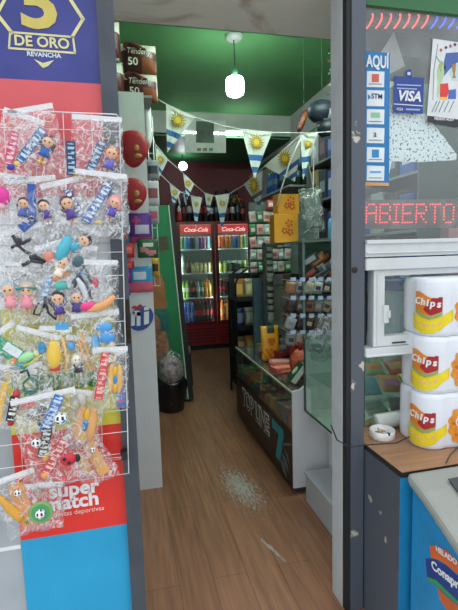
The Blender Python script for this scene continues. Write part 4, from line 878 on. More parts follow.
# ================================================================ LEFT SIDE OF THE AISLE
# toilet roll packs on the partition: a ledge carries them
lg_ = MB().box(-.25, .21, 2.80, 3.05, 2.452, 2.466); one(lg_, 'top_board', mat('grey_board', '#8f928e', .6), 'grey board behind the white partition top, carrying the paper packs', 'shelf', (0, 2.97, 2.44))
def paper_pack(x, y, z, w_, h_, label):
    t = thing('paper_pack', label, 'paper pack', (x, y, z), None)
    f = lambda u, v: 0 if v > .74 else (2 if (v < .72 and u > .55 and v < .46) else 1)
    MB().pillow(w_, h_, .12, 14, 14, f, .002, Matrix.Translation((0, 0, h_/2)), backm=0).build('wrap', [H('#bfb8b0'), H('#4d1f1c'), H('#8c4a26')], t, True)
    MB().ball((0, 0, 0), (.028, .006, .024), 0, Matrix.Translation((-w_*.30, -.058, h_*.80))).tube([(-w_*.26, -.062, h_*.86), (-w_*.1, -.064, h_*.82), (w_*.06, -.064, h_*.72), (w_*.2, -.062, h_*.70)], [.010, .014, .014, .006], 8, 0).build('scroll_print', H('#5c2522'), t, True)
    text('Tenderly', 'lettering', H('#d8d0c8'), t, (x-.004, y-.088, z+h_*.56), .048, ext=.0008, shear=.25, sx=.82)
    text('50', 'lettering', H('#e6e0d8'), t, (x-w_*.18, y-.070, z+h_*.25), .062, ext=.0008, bold=.001)
    return t
for x0, zz, nm in ((.148, 2.640, 'upper'), (.148, 2.468, 'lower')):
    paper_pack(x0, 2.94, zz, .215, .170, 'brown and white paper pack lettered Tenderly 50, %s of the two at the ceiling left' % nm)
for x0, zz, nm in ((-.065, 2.70, 'topmost'), (-.055, 2.468, 'lower')):
    t = thing('paper_pack', 'brown and white paper pack partly hidden by the left door post, %s one' % nm, 'paper pack', (x0, 2.90, zz))
    MB().pillow(.21, .215, .12, 12, 12, lambda u, v: 0 if v > .7 else 1, .002, Matrix.Translation((0, 0, .108)), backm=0).build('wrap', [H('#c4c0ba'), H('#5a2220')], t, True)
t = thing('paper_pack', 'white paper pack supporting the topmost pack by the left door post', 'paper pack', (-.06, 2.90, 2.682)); 
MB().box(-.09, .09, -.03, .05, 0, .014).build('wrap', H('#c4c0ba'), t)
# red heart cushions with gold badge
for py, nm, ht in ((151, 'upper', 38), (196, 'lower', 34)):
    q = P(133, py, Y=2.70); t = thing('heart_cushion', '%s of the two rounded red cushions with gold badge hanging on the white partition' % nm, 'cushion', q)
    pts = []
    s_ = ht/38*.0066
    prof = [(0, 18), (6, 17.4), (11.5, 13.5), (14.5, 6), (13.5, -2), (8.5, -10), (0, -17), (-8.5, -10), (-13.5, -2), (-14.5, 6), (-11.5, 13.5), (-6, 17.4)]
    mb = MB(); vs = []; fs = []; N = 12
    for lay, (k_, yy) in enumerate(((.3, -.034), (.72, -.028), (.95, -.014), (1, 0), (.95, .014), (.72, .026), (.3, .032))):
        for a, b_ in prof: vs.append((a*s_*k_, yy, b_*s_*k_))
    for L_ in range(6):
        for j in range(N): fs.append((L_*N+j, L_*N+(j+1) % N, (L_+1)*N+(j+1) % N, (L_+1)*N+j))
    fs += [tuple(range(N))[::-1], tuple(6*N+j for j in range(N))]
    MB().add(vs, fs).build('cushion_body', mat('heart_red', '#a01a20', .5, 0, .08, 20), t, True).modifiers.new('s', 'SUBSURF').levels = 1
    MB().ball((.02, -.036, .01), (.016, .006, .018), 0).ball((.026, -.036, -.035), (.024, .006, .012), 0).build('gold_badge', H('#b88a4a'), t, True)
    MB().tube([(0, 0, .11), (0, .03, .14)], .0015, 5).build('hanging_loop', H('#d0d0d0'), t)
# packets hanging on the partition
def hung(px0, py0, px1, py1, Y, c, c2, name, label, cat='snack packet', **k):
    a, b_ = P(px0, py1, Y=Y), P(px1, py0, Y=Y)
    return packet(name, label, cat, ((a.x+b_.x)/2, Y, (a.z+b_.z)/2), b_.x-a.x, b_.z-a.z, c, c2, d=.03, **k)
stp_ = lambda u, v: 1 if .25 < v < .6 and .2 < u < .85 else (2 if v < .22 or (u-.3)**2+(v-.75)**2 < .02 else 0)
hung(130, 213, 151, 243, 2.735, '#5a2a86', '#c8c0d8', 'snack_packet', 'purple and white snack packet below the lower red heart', mfn=stp_, extra=('#b0406a',))
hung(118, 224, 129, 246, 2.735, '#2a6a8a', '#c86a5a', 'snack_packet', 'teal snack packet by the door post left of the purple packet')
hung(118, 243, 134, 258, 2.735, '#b8242a', '#e06a5a', 'snack_packet', 'upper small red packet beside the green snack packet')
hung(118, 260, 134, 272, 2.735, '#b8242a', '#d8564a', 'snack_packet', 'lower small red packet left of the teal packet')
hung(138, 239, 158, 258, 2.70, '#1f5a38', '#d88a8a', 'snack_packet', 'dark green snack packet with pink and white lettering shape, below the purple packet', mfn=lambda u, v: 1 if abs(v-.35-.1*math.sin(u*7)) < .13 and .12 < u < .9 else (2 if abs(v-.68) < .1 and .3 < u < .8 else 0), extra=('#cfd8c8',))
hung(128, 266, 152, 293, 2.735, '#2f8fc0', '#d8607a', 'snack_packet', 'sky blue packet with a pink lower band above the blue oval logo', mfn=lambda u, v: 1 if v < .4 else (2 if abs(u-.5) < .22 and abs(v-.66) < .12 else 0), extra=('#cfe0ea',))
hung(117, 268, 131, 283, 2.715, '#6a2f8a', '#b04a9a', 'snack_packet', 'small violet packet overlapping the left of the sky blue packet')
hung(117, 284, 130, 296, 2.715, '#7a3a92', '#c06a4a', 'snack_packet', 'lower violet packet beside the sky blue packet')
# oval logo on the partition
q = P(141, 318, Y=2.768); tlg = thing('oval_logo_sticker', 'blue oval logo sticker with white letter shapes and red dot on the white partition', 'sticker', q)
pts = [(141+12.5*math.cos(a), 318.5-2.6*math.cos(a)+12*math.sin(a)) for a in [2*math.pi*j/36 for j in range(36)]]
pxpoly(MB(), pts, 0, Y=2.766, t=.003).build('oval', H('#1f4f9a'), tlg, world=True)
mb = MB()
for x in (133, 138.6): pxpoly(mb, [(x-1.9, 312.5), (x+1.9, 311.5), (x+1.9, 325.5), (x-1.9, 326.2)], 0, Y=2.764, t=.002)
pxpoly(mb, [(131.1, 312.5), (134, 311), (139, 310.4), (140.5, 312.5), (140.5, 316), (131.1, 316.6)], 0, Y=2.764, t=.002)
pxpoly(mb, [(144, 312), (149, 311.2), (149, 323.5), (144, 325)], 0, Y=2.764, t=.002)
pxpoly(mb, [(144, 307.2), (149, 306.6), (149, 309.8), (144, 310.4)], 0, Y=2.764, t=.002); mb.build('letter_shapes', WHITE, tlg, world=True)
mb = MB(); pxpoly(mb, [(131, 308), (134, 305.5), (137, 306.5), (140, 304), (142.5, 305.5), (141, 309), (136, 309.4)], 0, Y=2.764, t=.002); mb.build('red_mark', H('#c0303c'), tlg, world=True)
# white wire rack edge and the wrapped roll behind the partition
RX0, RX1, RY = .172, .235, 3.12
rk = thing('wire_stand', 'white wire rack hung just behind the white partition, hung with small goods', 'rack', (RX0-.3, RY, 0))
mb = MB()
for x in (0, .3, .32, .355): mb.tube([(x, 0, 1.3), (x, 0, 2.44)], .0035, 6)
for x in (.05, .12, .19, .25): mb.tube([(x, 0, 1.3), (x, 0, 2.40)], .002, 5)
mb.build('uprights', WHITEWIRE, rk, True); mb = MB()
for i in range(12): mb.tube([(0, -.003, 1.3+i*.1), (.355, -.003, 1.3+i*.1)], .002, 5)
mb.build('rungs', WHITEWIRE, rk, True)
tr = P(147, 118, Y=3.04); t = thing('wrapped_roll', 'shiny white plastic-wrapped roll standing between partition and wire stand near the top', 'roll', (tr.x, 3.04, P(147, 148, Y=3.04).z))
MB().lathe([(.012, 0), (.026, .05), (.03, .2), (.026, .33), (.020, .36)], 14).build('roll_body', mat('glossy_white_film', '#f0f0f0', .12, 0, .05, 12, coat=1), t, True)
for i, (y0, y1, c, c2, nm) in enumerate(((160, 180, '#8a8f96', '#3a3a46', 'grey and navy'), (181, 206, '#b8bcc0', '#8a4a4a', 'silvery'), (258, 277, '#c89a2a', '#3a2a1a', 'yellow and brown'), (206, 224, '#9a9aa0', '#b04a5a', 'pinkish grey'))):
    hung(152 if i == 2 else 147, y0, 158.5, y1, 3.085, c, c2, 'small_packet', '%s small packet hanging on the wire stand behind the partition' % nm)
# green leaning stand with food pictures
G_Y = 4.40
xa, xb, xc, xd = P(150, 205, Y=G_Y).x, P(168.5, 205, Y=G_Y).x, P(188, 398, Y=G_Y).x, P(150, 398, Y=G_Y).x
GS = mat('stand_green', '#13794a', .4, 0, .05, 5)
gs = thing('green_stand', 'green display stand with sloping front and food pictures, left of the fridge', 'display stand', (xd, G_Y, 0))
f = lambda pts, y0, d, nm, m, ms=None: MB().prism([(x, y0, z) for x, z in pts], (0, d, 0), 0).build(nm, m, gs, world=True)
f([(-.3, .03), (xc, .03), (xb, 2.0), (-.3, 2.0)], G_Y, .5, 'stand_body', GS)
f([(xc-.004, .03), (xc+.006, .03), (xb+.006, 2.0), (xb-.004, 2.0)], G_Y-.006, .006, 'pale_edge', H('#cfd8c8'))
f([(xc, .02), (xc+.06, .02), (xb+.05, 2.02), (xb, 2.02)], G_Y+.01, .55, 'dark_front', H('#1a1c20'))
def pic(nm, pts, c, dy=.003): return MB().prism([P(a, b_, Y=G_Y-dy) for a, b_ in pts], (0, .002, 0)).build(nm, c, gs, world=True)
pic('food_picture', [(150, 282), (155, 276), (161, 274), (165, 284), (165, 298), (167, 303), (166, 309), (150, 309)], mat('bread_print', '#a0683a', .5, 0, .25, 10))
pic('teal_picture', [(150, 309), (167, 309), (168, 321), (170, 338), (150, 338)], mat('teal_print', '#1a6a66', .5, 0, .3, 12))
pic('sausage_picture', [(150, 318), (156, 314), (160, 320), (161, 328), (158, 332), (150, 333)], mat('sausage_print', '#b07a62', .5, 0, .25, 20), .006)
pic('cold_cut_picture', [(150, 334), (158, 330), (166, 332), (168, 340), (170, 352), (169, 366), (150, 368)], mat('cold_cut_print', '#a8785a', .5, 0, .5, 22), .006)
pic('brown_panel', [(150, 238), (167, 236), (169.5, 250), (150, 252)], mat('brown_print', '#4a4238', .5, 0, .3, 14))
# bin with clear bag
qb = P(174, 406, Y=4.08); bx_, by_ = qb.x-.005, 4.22
bn = thing('waste_bin', 'black-lined waste bin stuffed with a clear rubbish bag, at the foot of the green stand', 'bin', (bx_, by_, 0))
MB().lathe([(.105, 0), (.12, .02), (.135, .24), (.138, .27), (.125, .28)], 20).build('bucket', H('#15161a', .4), bn, True)
mb = MB(); n_ = 28; vs = []; fs = []
for k_, (r, z) in enumerate(((.118, .06), (.140, .14), (.146, .22), (.152, .285), (.150, .31), (.132, .315), (.12, .29))):
    for i in range(n_):
        a = 2*math.pi*i/n_; rr2 = r+.008*math.sin(a*9+k_*1.7)+.005*math.sin(a*5+k_); vs.append((rr2*math.cos(a), rr2*math.sin(a), z+.012*math.sin(a*4+k_)))
for k_ in range(6):
    for i in range(n_): fs.append((k_*n_+i, k_*n_+(i+1) % n_, (k_+1)*n_+(i+1) % n_, (k_+1)*n_+i))
MB().add(vs, fs).build('black_liner', mat('black_bin_film', '#121318', .25, 0, .1, 20, .5), bn, True)
rb_ = thing('rubbish_bag', 'clear crumpled bag of greyish rubbish bulging out of the black-lined bin', 'bag', (bx_, by_, .29))
MB().ball((0, 0, .10), (.12, .12, .16), 0, None, 20, 14).build('rubbish', mat('mixed_rubbish', '#a08488', .6, 0, .75, 26, .6), rb_, True)
mb = MB(); mb.ball((0, 0, .12), (.135, .135, .19), 0, None, 28, 20)
for i, v in enumerate(mb.v): q = noise.noise_vector(v*22); mb.v[i] = v+q*.012
mb.build('bag_film', FILM, rb_, True)
ps = thing('black_speaker_box', 'narrow black box unit with a grey knob standing between green stand and fridge', 'box unit', (.62, 4.95, 0))
MB().prism([(0, 0, 0), (.07, 0, 0), (.05, 0, .52), (-.03, 0, .55)], (0, .3, 0)).build('box_body', H('#131418'), ps, bevel=.008)
MB().ball((.028, -.01, .43), (.028, .02, .05)).build('knob', H('#77736c'), ps, True)

# ================================================================ DISPLAY COUNTER
CX, CY0, CY1 = .940, 2.45, 3.86
dc = thing('display_counter', 'black-fronted glass-topped sweets counter lettered TOP LINE 7, white end panel to the door', 'counter', (CX, CY0, 0))
LY = CY1-CY0
MB().box(.03, .55, .02, LY, 0, .06).build('plinth', H('#2f3c4a'), dc)
MB().box(0, .012, 0, LY, .045, .40).build('front_sign', mat('black_gloss_sign', '#141114', .3, 0, .3, 4), dc)
ep = MB().prism([(.0, -.012, .045), (.0, -.012, .665), (.05, -.012, .672), (.115, -.012, .72), (.165, -.012, .80), (.240, -.012, .80), (.240, -.012, .045)], (0, .012, 0)); ep.build('end_panel', PART, dc)
MB().box(.012, .55, 0, LY, .38, .395).box(.54, .56, 0, LY, .05, .65).build('shelf_board', H('#5a4a3c'), dc)
MB().box(.004, .008, .0, LY, .40, .65).build('front_glass', CASEGLASS, dc)
MB().box(.0, .55, 0, LY, .652, .658).build('top_glass', CASEGLASS, dc)
MB().box(-.003, .008, 0, LY, .648, .660).build('edge_trim', H('#9fa890'), dc)
xs = CX-.0015
def ft(s, y, z, size, c, name='lettering', **k): return text(s, name, H(c), dc, (xs, y, z), size, rot=FL, ext=.0008, **k)
a_, b_ = P(245, 396, X=xs), P(266, 422, X=xs)
ft('TOP LINE', (a_.y+b_.y)/2+.01, .258, .175, '#d8d8d6', bold=.009, sx=1.0, vstretch=1.15)['label'] = 'white lettering'
ft('TOP LINE', (a_.y+b_.y)/2+.01, .258, .175, '#2a272a', bold=-.001, sx=1.0, vstretch=1.15).location.x -= .002
sv = MB()
pxpoly(sv, [(272, 418), (283, 430), (283.4, 437), (280, 461), (275.5, 457), (278.6, 434), (272, 427)], 0, X=xs-.001); sv.build('teal_seven', H('#1b97a4'), dc, world=True)['label'] = 'large teal 7'
sv = MB()
for p in ([(281, 443), (291, 444), (291, 446), (281, 445)], [(279, 456), (284, 463), (287, 478), (284, 474)], [(281, 452), (286, 458), (289, 474), (285, 466)], [(284, 448), (288, 456), (290, 468), (287, 458)], ): pxpoly(sv, p, 0, X=xs-.001)
sv.build('pale_flashes', H('#5f7276'), dc, world=True)
# price list lines round the sign's foot
pxpoly(MB(), [(244, 410), (272, 451), (272, 452), (244, 411)], 0, X=xs-.001).build('fine_rule', H('#555458'), dc, world=True)
swc = ['#b8683a', '#cc4a38', '#2f9068', '#a03f4e', '#dca84a', '#3f78a8', '#dccab0', '#62a04e', '#e87c3a', '#7a4568', '#cc5e2a', '#2a6a54']
rnd = random.Random(5)
NM = dict(zip(swc, ('brown', 'red', 'teal green', 'wine red', 'ochre', 'blue', 'beige', 'light green', 'orange', 'plum', 'rust', 'dark green')))
for iy in range(11):
    for ix in range(3):
        c = swc[(iy*5+ix*7+iy//2) % 12]; x = CX+.025+ix*.145; y = CY0+.04+iy*.123; h_ = rnd.uniform(.05, .10)
        t = thing('sweet_box', '%s sweet box open-topped under the counter glass' % NM[c], 'box', (x, y, .396), '%s sweet boxes in the glass counter' % NM[c])
        MB().box(0, .125, 0, .105, 0, .004).box(0, .004, 0, .105, 0, h_).box(.121, .125, 0, .105, 0, h_+.02).box(0, .125, 0, .004, 0, h_).box(0, .125, .101, .105, 0, h_).build('tray', [H(c)], t)
        mb = MB(); c2 = swc[(iy+ix*5+3) % 12]; c3 = swc[(iy*3+ix+7) % 12]
        for k_ in range(9): mb.ball((.022+.04*(k_ % 3)+rnd.uniform(-.006, .006), .02+.032*(k_//3), h_*.75), (.022, .016, .016), k_ % 3, None, 6, 4)
        mb.build('sweets', [H(c2), H(c3), H('#b8b0a0')], t)['kind'] = 'stuff'
# on the counter top
def at_top(px, py): q = P(px, py, Z=.66); return q
yb_ = at_top(268, 369)
def chipf(u, v):
    if (u-.55)**2/.05+(v-.55)**2/.012 < 1: return 1
    if v > .8 and .3 < u < .75: return 2
    if v < .34 and (u*7+v*9) % 2 < 1: return 3
    return 0
o = packet('crisp_bag', 'upright yellow and orange crisp bag standing on the counter glass', 'crisp bag', (1.07, 3.24, .66+.142), .145, .275, '#d99a1e', '#b8531c', (R_(-6), 0, 0), .05, None, chipf, ('#2f3a2a', '#c8601c'), nx=12, nz=14)
def block(x, y, z, w_, d, h, c, name, label, cat, rot=0, mark=None, tilt=0):
    t = thing(name, label, cat, (x, y, z), None, (R_(tilt), 0, R_(rot)))
    MB().box(0, w_, 0, d, 0, h).build('box_body', H(c), t, bevel=.003)
    if mark: MB().box(w_*.2, w_*.8, -.0012, 0, h*.25, h*.7).box(w_*.1, w_*.9, d*.2, d*.8, h, h+.001).build('printed_label', H(mark), t)
    return t
block(.985, 2.99, .659, .20, .13, .05, '#b86a64', 'sweet_carton', 'flat pinkish sweet carton on the counter glass before the crisp bag', 'carton', -12, '#d8a8a0')
block(.99, 2.85, .659, .15, .11, .035, '#b8504a', 'sweet_carton', 'flat red sweet carton nearest the white end panel on the counter glass', 'carton', 8, '#d88a6a')
block(1.10, 3.12, .659, .14, .10, .09, '#7a2a26', 'sweet_carton', 'dark red carton right of the crisp bag on the counter', 'carton', 5, '#2a1a1a')
block(1.19, 3.02, .659, .07, .07, .15, '#a8262e', 'red_carton', 'small upright red carton among dark goods on the counter', 'carton', 15, '#c86a5a')
t = thing('leaflet_box', 'green and white box tilted at the near end of the counter top', 'box', (1.01, 2.565, .690), None, (0, R_(-52), R_(-8)))
MB().box(0, .135, 0, .10, 0, .035, 0).box(0, .136, -.001, .101, .0355, .040, 1).build('box_body', [H('#c4ccc2'), H('#17402a')], t)
MB().ball((.068, .05, .040), (.03, .03, .002)).build('round_mark', H('#9fb89a'), t, True); t.location.z = .668
t = thing('onion_sack', 'rounded orange net sack of goods behind the tilted green box', 'sack', (1.12, 2.745, .659)); nb = MB().ball((0, 0, .095), (.078, .07, .10), 0, None, 18, 12)
for i, v in enumerate(nb.v): nb.v[i] = v+noise.noise_vector(v*28)*.010
nb.build('sack_body', mat('orange_net', '#a84e2a', .6, 0, .45, 60, .4), t, True); MB().lathe([(.02, .185), (.012, .215), (.022, .24)], 8).build('tied_neck', H('#8f1f2a'), t, True)
for i, (x, y, c, h_, nm) in enumerate(((1.20, 3.30, '#2a2528', .16, 'black'), (1.28, 3.24, '#3a3036', .13, 'brownish black'), (1.14, 3.38, '#33402e', .12, 'olive'), (1.34, 3.15, '#262a30', .17, 'slate'), (1.07, 3.48, '#6a5a3a', .10, 'khaki'), (1.24, 3.55, '#4a3a4a', .14, 'plum grey'))):
    packet('goods_packet', 'dark %s packet standing among the goods at the back of the counter' % nm, 'packet', (x, y, .66+h_/2), .09, h_, c, '#8a8478', (0, 0, R_(i*9-20)), .04)
# ---- glass shelf unit behind the counter with peg rows of sachets
UX0, UX1, UY0, UY1 = 1.215, 1.90, 2.92, 3.86
su = thing('glass_shelf_unit', 'tall glass shelf unit rising behind the counter, rows of white pegs on its near side', 'shelf unit', (UX0, UY0, 0))
MB().box(.31, UX1-UX0, .30, UY1-UY0, 0, .66).build('base_box', H('#4a5358'), su)
gs_ = MB()
for z in (.885, 1.215, 1.575): gs_.box(0, UX1-UX0, .0, UY1-UY0, z, z+.009)
gs_.build('glass_shelves', sheet_mat('green_edge_glass', '#9cc4b4', .18, .08, .04, 6), su)
MB().box(.0, .008, UY1-UY0-.10, UY1-UY0, .66, 1.60).box(0, .10, UY1-UY0-.008, UY1-UY0, .66, 1.60).build('glass_upright', sheet_mat('green_edge_glass'), su)
for x_, y_ in ((.012, .012), (.60, .012), (.60, .92), (.012, .92)):
    MB().box(x_-.008, x_+.008, y_-.008, y_+.008, .66, 1.60).build('corner_post', H('#6a7d7c'), su)
bk = MB().box(.10, UX1-UX0, .31, .318, .66, 1.57); bk.build('peg_board', mat('dark_peg_board', '#59645f', .6, 0, .2, 30), su)
# stacked white cups on the far corner
for i in range(15):
    z = .70+i*.059 if i < 3 else .70+i*.059
    if any(abs(z-s_) < .03 for s_ in (.885, 1.215)): z += .02
    t_ = MB().lathe([(.024, 0), (.032, .032), (.034, .034)], 12).build('white_cup', H('#e0eae4'), smooth=True); t_.location = (1.258, 3.77, z)
    tag(t_, 'pale cup clipped in the column at the far edge of the glass shelves', 'cup', 'column of pale cups')
# pegs with blue-white price tags and sachets
sach = [('#9a6a50', 'rust'), ('#2a2528', 'black'), ('#8a9094', 'grey'), ('#4a3438', 'dark plum'), ('#b8a890', 'beige'), ('#5e5044', 'brown'), ('#a8b0b4', 'silver')]
prow = (281, 299.5, 317.5, 334); PR = ('top', 'second', 'third', 'bottom')
for r_, py in enumerate(prow):
    for i, px in enumerate((294.5, 304, 313, 322, 331)):
        q = P(px, py, Y=2.90); c, nm = sach[(r_*3+i*2) % 7]
        pg = thing('display_peg', 'white wire peg with a pale blue price tag, %s row on the glass shelf unit' % PR[r_], 'peg', (q.x, 2.95, q.z), 'display pegs in the %s row' % PR[r_])
        MB().tube([(0, .20, 0), (0, -.02, 0), (0, -.035, .010)], .0018, 5).tube([(-.018, -.02, -.004), (-.018, -.02, .012), (.018, -.02, .012), (.018, -.02, -.004)], .0016, 5).build('wire', WHITEWIRE, pg)
        MB().box(-.020, .020, -.028, -.025, -.004, .024).build('price_tag', H('#b4c6e6'), pg)
        for k_ in range(2):
            packet('sachet', '%s sachet hanging from the %s row of white pegs' % (nm, PR[r_]), 'sachet', (q.x+.006*k_, 2.965+.05*k_, q.z-.055), .062, .088, c, sach[(r_+i) % 7][0], (0, R_(8+6*((i+r_) % 3)), R_(-20)), .012, '%s sachets on the %s row of pegs' % (nm, PR[r_]), nx=5, nz=6)
# loose packets heaped on the upper shelf, silver and dark
hp = [('#a8acb0', '#5a5e66', 'silver grey'), ('#2a2a2e', '#8a3a30', 'black and red'), ('#b86a3a', '#d89a5a', 'orange'), ('#4a4e56', '#b8bcc0', 'dark grey'), ('#8f9498', '#33363c', 'ash grey'), ('#b8482e', '#2a2020', 'red orange')]
for j in range(18):
    x = 1.30+(j % 6)*.072; z = 1.26+(j//6)*.095+rnd.uniform(-.01, .01); c, c2, nm = hp[(j*5+j//4) % 6]
    packet('candy_bar', '%s candy bar packet piled slanting on the upper glass shelf' % nm, 'packet', (x, 2.99+.03*(j % 3), z), .135, .062, c, c2, (0, R_(-38+rnd.uniform(-10, 10)), R_(-10)), .025, '%s candy bars on the upper glass shelf' % nm, nx=6, nz=5)
block(1.235, 3.20, 1.46, .09, .06, .05, '#2f7fb0', 'blue_carton', 'small bright blue carton at the upper left of the glass shelves', 'carton', 0); bpy.data.objects['blue_carton'].location.z = 1.586-.0
bpy.data.objects['blue_carton'].location = (1.235, 3.05, 1.225)
block(1.30, 3.25, 1.225, .16, .12, .11, '#1c2224', 'dark_carton', 'black carton with white marking on the middle glass shelf', 'carton', 0, '#c8d0d0')
block(1.28, 3.36, .895, .14, .14, .17, '#8a6a48', 'kraft_box', 'brown kraft box on the lower glass shelf, left end', 'box', 0)
block(1.44, 3.25, .895, .10, .10, .12, '#6a6248', 'kraft_box', 'dull olive box beside the brown kraft box on the lower glass shelf', 'box', 0)
block(1.33, 3.50, 1.225, .14, .14, .10, '#7a5638', 'kraft_box', 'brown box at the far end of the middle glass shelf', 'box', 0)
# yellow flowered boxes on top
def yellow(px0, py0, px1, py1, Y, label, zb):
    a, b_ = P(px0, py1, Y=Y), P(px1, py0, Y=Y)
    t = thing('yellow_box', label, 'box', (a.x, Y, zb)); w_, h_ = b_.x-a.x, b_.z-a.z
    MB().box(0, w_, 0, .12, 0, h_).build('box_body', mat('yellow_card', '#d8922a', .5, 0, .05, 10), t, bevel=.002)
    mb = MB()
    for fx, fz, r in ((.62, .68, .16), (.42, .42, .12), (.66, .36, .13)):
        for k_ in range(5): an = k_*1.257+fx*5; mb.ball((w_*fx+r*.10*math.cos(an)*1.5, -.001, h_*fz+r*.10*math.sin(an)*1.5), (.010, .0015, .010), 0, None, 7, 4)
    mb.tube([(w_*.62, -.001, h_*.68), (w_*.60, -.001, h_*.3)], .002, 4); mb.build('flower_print', H('#b8471e'), t)
    return h_
h1 = yellow(274.5, 210, 298, 239, 3.40, 'larger yellow box with red flower print standing on the glass shelf unit', 1.585)
yellow(278, 190, 299, 210, 3.41, 'smaller yellow box with red flower print on top of the larger yellow box', 1.587+h1)
tb = thing('spray_bottle', 'light blue bottle with yellow cap on the glass shelf unit beside the white jamb', 'bottle', (1.47, 2.97, 1.585))
MB().lathe([(.028, 0), (.032, .01), (.032, .13), (.024, .15), (.012, .158)], 14).build('bottle_body', H('#5f9fc4', .3), tb, True); MB().lathe([(.012, .155), (.012, .20), (.007, .225)], 10).build('cap', H('#c8a83a'), tb, True)
t = thing('hanging_clear_bag', 'grey clear plastic bag of goods hanging right of the yellow boxes', 'bag', P(312, 210, Y=3.25))
MB().pillow(.19, .34, .08, 12, 14, crumple=.012, seed=4, T=Matrix.Rotation(R_(-6), 4, 'Y')).build('bag_film', FILM, t, True)
MB().box(-.07, .07, -.02, .02, -.14, .10, 0, Matrix.Rotation(R_(-6), 4, 'Y')).build('packed_goods', mat('dull_goods', '#6f7874', .6, 0, .3, 20), t, bevel=.01)
MB().tube([(0.01, 0, .12), (.02, 0, .50)], .003, 5).build('hanger', WHITEWIRE, t)
# crumpled clear bags by the jamb
for i, (px, py, Y, w_, h_, rt, nm) in enumerate(((322, 334, 2.36, .12, .22, 28, 'upper'), (321, 352, 2.30, .13, .12, -12, 'lower'))):
    q = P(px, py, Y=Y); o = MB().pillow(w_, h_, .06, 12, 14, crumple=.02, seed=11+i, T=Matrix.Rotation(R_(rt), 4, 'Y')).build('crumpled_bag', FILM, smooth=True); o.location = q
    tag(o, '%s crumpled clear bag resting above the glass vitrine by the white jamb' % nm, 'bag')
# dark rack and slate panel beyond the counter
sp = MB().box(1.165, 1.26, 4.0, 4.03, 0, 1.27); one(sp, 'slate_panel', H('#54707c', .5), 'upright slate blue panel beyond the counter, left of the glass shelves', 'panel', (1.21, 4.0, 0))
rk = thing('snack_rack', 'dark wire rack of snacks between the fridge and the slate blue panel', 'rack', (1.075, 4.35, 0))
mb = MB().tube([(0, 0, 0), (0, 0, 1.20), (.05, 0, 1.30), (.14, 0, 1.36), (.32, 0, 1.36), (.32, 0, 0)], .012, 8).tube([(0, .3, 0), (0, .3, 1.20), (.05, .3, 1.30), (.14, .3, 1.36), (.32, .3, 1.36), (.32, .3, 0)], .012, 8)
mb.build('frame', BLACK, rk, True)
for z in (.12, .42, .72, 1.02): MB().box(0, .32, 0, .3, z, z+.012).box(0, .32, -.004, .0, z, z+.05).build('shelf', H('#1f2227'), rk)
MB().box(0, .32, .29, .3, .1, 1.3).build('back_sheet', H('#23282a'), rk)
for j in range(4):
    for i in range(3):
        c, c2, nm = (('#8a8a6a', '#c8c49a', 'sage'), ('#6a4a3a', '#c8a87a', 'brown'), ('#2a3a6a', '#8a94b8', 'navy'), ('#b87a2a', '#e0b86a', 'amber'), ('#8a8a80', '#c8c8c0', 'grey'))[(i*2+j) % 5]
        packet('rack_packet', '%s snack packet standing in the dark wire rack' % nm, 'snack packet', (1.13+.10*i, 4.40, .134+.30*j+.11), .10, .215, c, c2, (0, 0, 0), .05, '%s packets in the dark rack' % nm, nx=6, nz=8)
# pegboard with hanging pale sachets above the rack
pb = MB().box(1.27, 2.0, 4.46, 4.48, 1.28, 2.03); pbo = one(pb, 'backing_board', mat('grey_green_panel', '#566260', .6, 0, .2, 12), 'grey green backing panel behind the hanging pale sachets', 'panel', (1.6, 4.46, 1.28))
MB().box(1.27, 1.30, 4.46, 4.49, 0, 1.28).box(1.97, 2.0, 4.46, 4.49, 0, 1.28).build('stand_leg', H('#3a4446'), pbo, origin=None).location = (-1.6, -4.46, -1.28)
for j in range(5):
    for i in range(6):
        c, c2, nm = (('#b8bcb4', '#c87a80', 'white and pink'), ('#4a7a5a', '#c8ccc0', 'green and white'), ('#c8a8a0', '#b05a5a', 'pale pink'), ('#98a4a0', '#dfe4e0', 'silver'))[(i+j*3) % 4]
        packet('pale_sachet', '%s sachet hanging on the grey green panel' % nm, 'sachet', (1.30+.075*i, 4.43-.01*(i % 2), 1.36+.13*j), .075, .115, c, c2, (0, R_(rnd.uniform(-12, 12)), 0), .02, '%s sachets on the grey green panel' % nm, nx=5, nz=6)
q = P(272, 205, Y=4.40); packet('red_round_packet', 'red and white round-marked packet left of the yellow boxes', 'packet', (q.x, 4.385, q.z), .12, .10, '#b8343a', '#d8d0cc', (0, 0, 0), .03)
# wall shelf with bottle packs high on the right wall
ws = thing('wall_shelf', 'high white shelf on the right wall carrying the green-capped bottle packs', 'shelf', (2.0, 5.2, 2.31))
MB().box(0, .38, 0, 1.4, 0, .025).build('board', H('#8f9896'), ws)
for y in (.1, 1.25): MB().prism([(.36, y, 0), (.38, y, -.22), (.38, y, 0), (.05, y, 0)], (0, .02, 0)).build('bracket', H('#7a8280'), ws)
for p_, (y0, cb_, cc, nm) in enumerate(((5.85, '#2a4a8a', '#2f8a4a', 'green-capped blue bottle'), (5.28, '#1f3a2a', '#3a6ab0', 'dark green bottle with blue top'))):
    for i in range(4):
        for j in range(3): bottle('bottle', 2.06+.09*j, y0+.10*i, 2.335, .30, .042, cb_, '#3f6a7a', cc, '%s in the pack on the high wall shelf' % nm, '%ss on the high wall shelf' % nm)
bb = MB().ball((0, 0, .05), (.09, .09, .06)); bb.lathe([(.03, .10), (.02, .12)], 8); o = bb.build('blue_bundle', H('#2a5a9a'), smooth=True); o.location = (2.12, 5.45, 2.64); tag(o, 'blue bundle lying on top of the bottle pack on the high wall shelf', 'bundle')
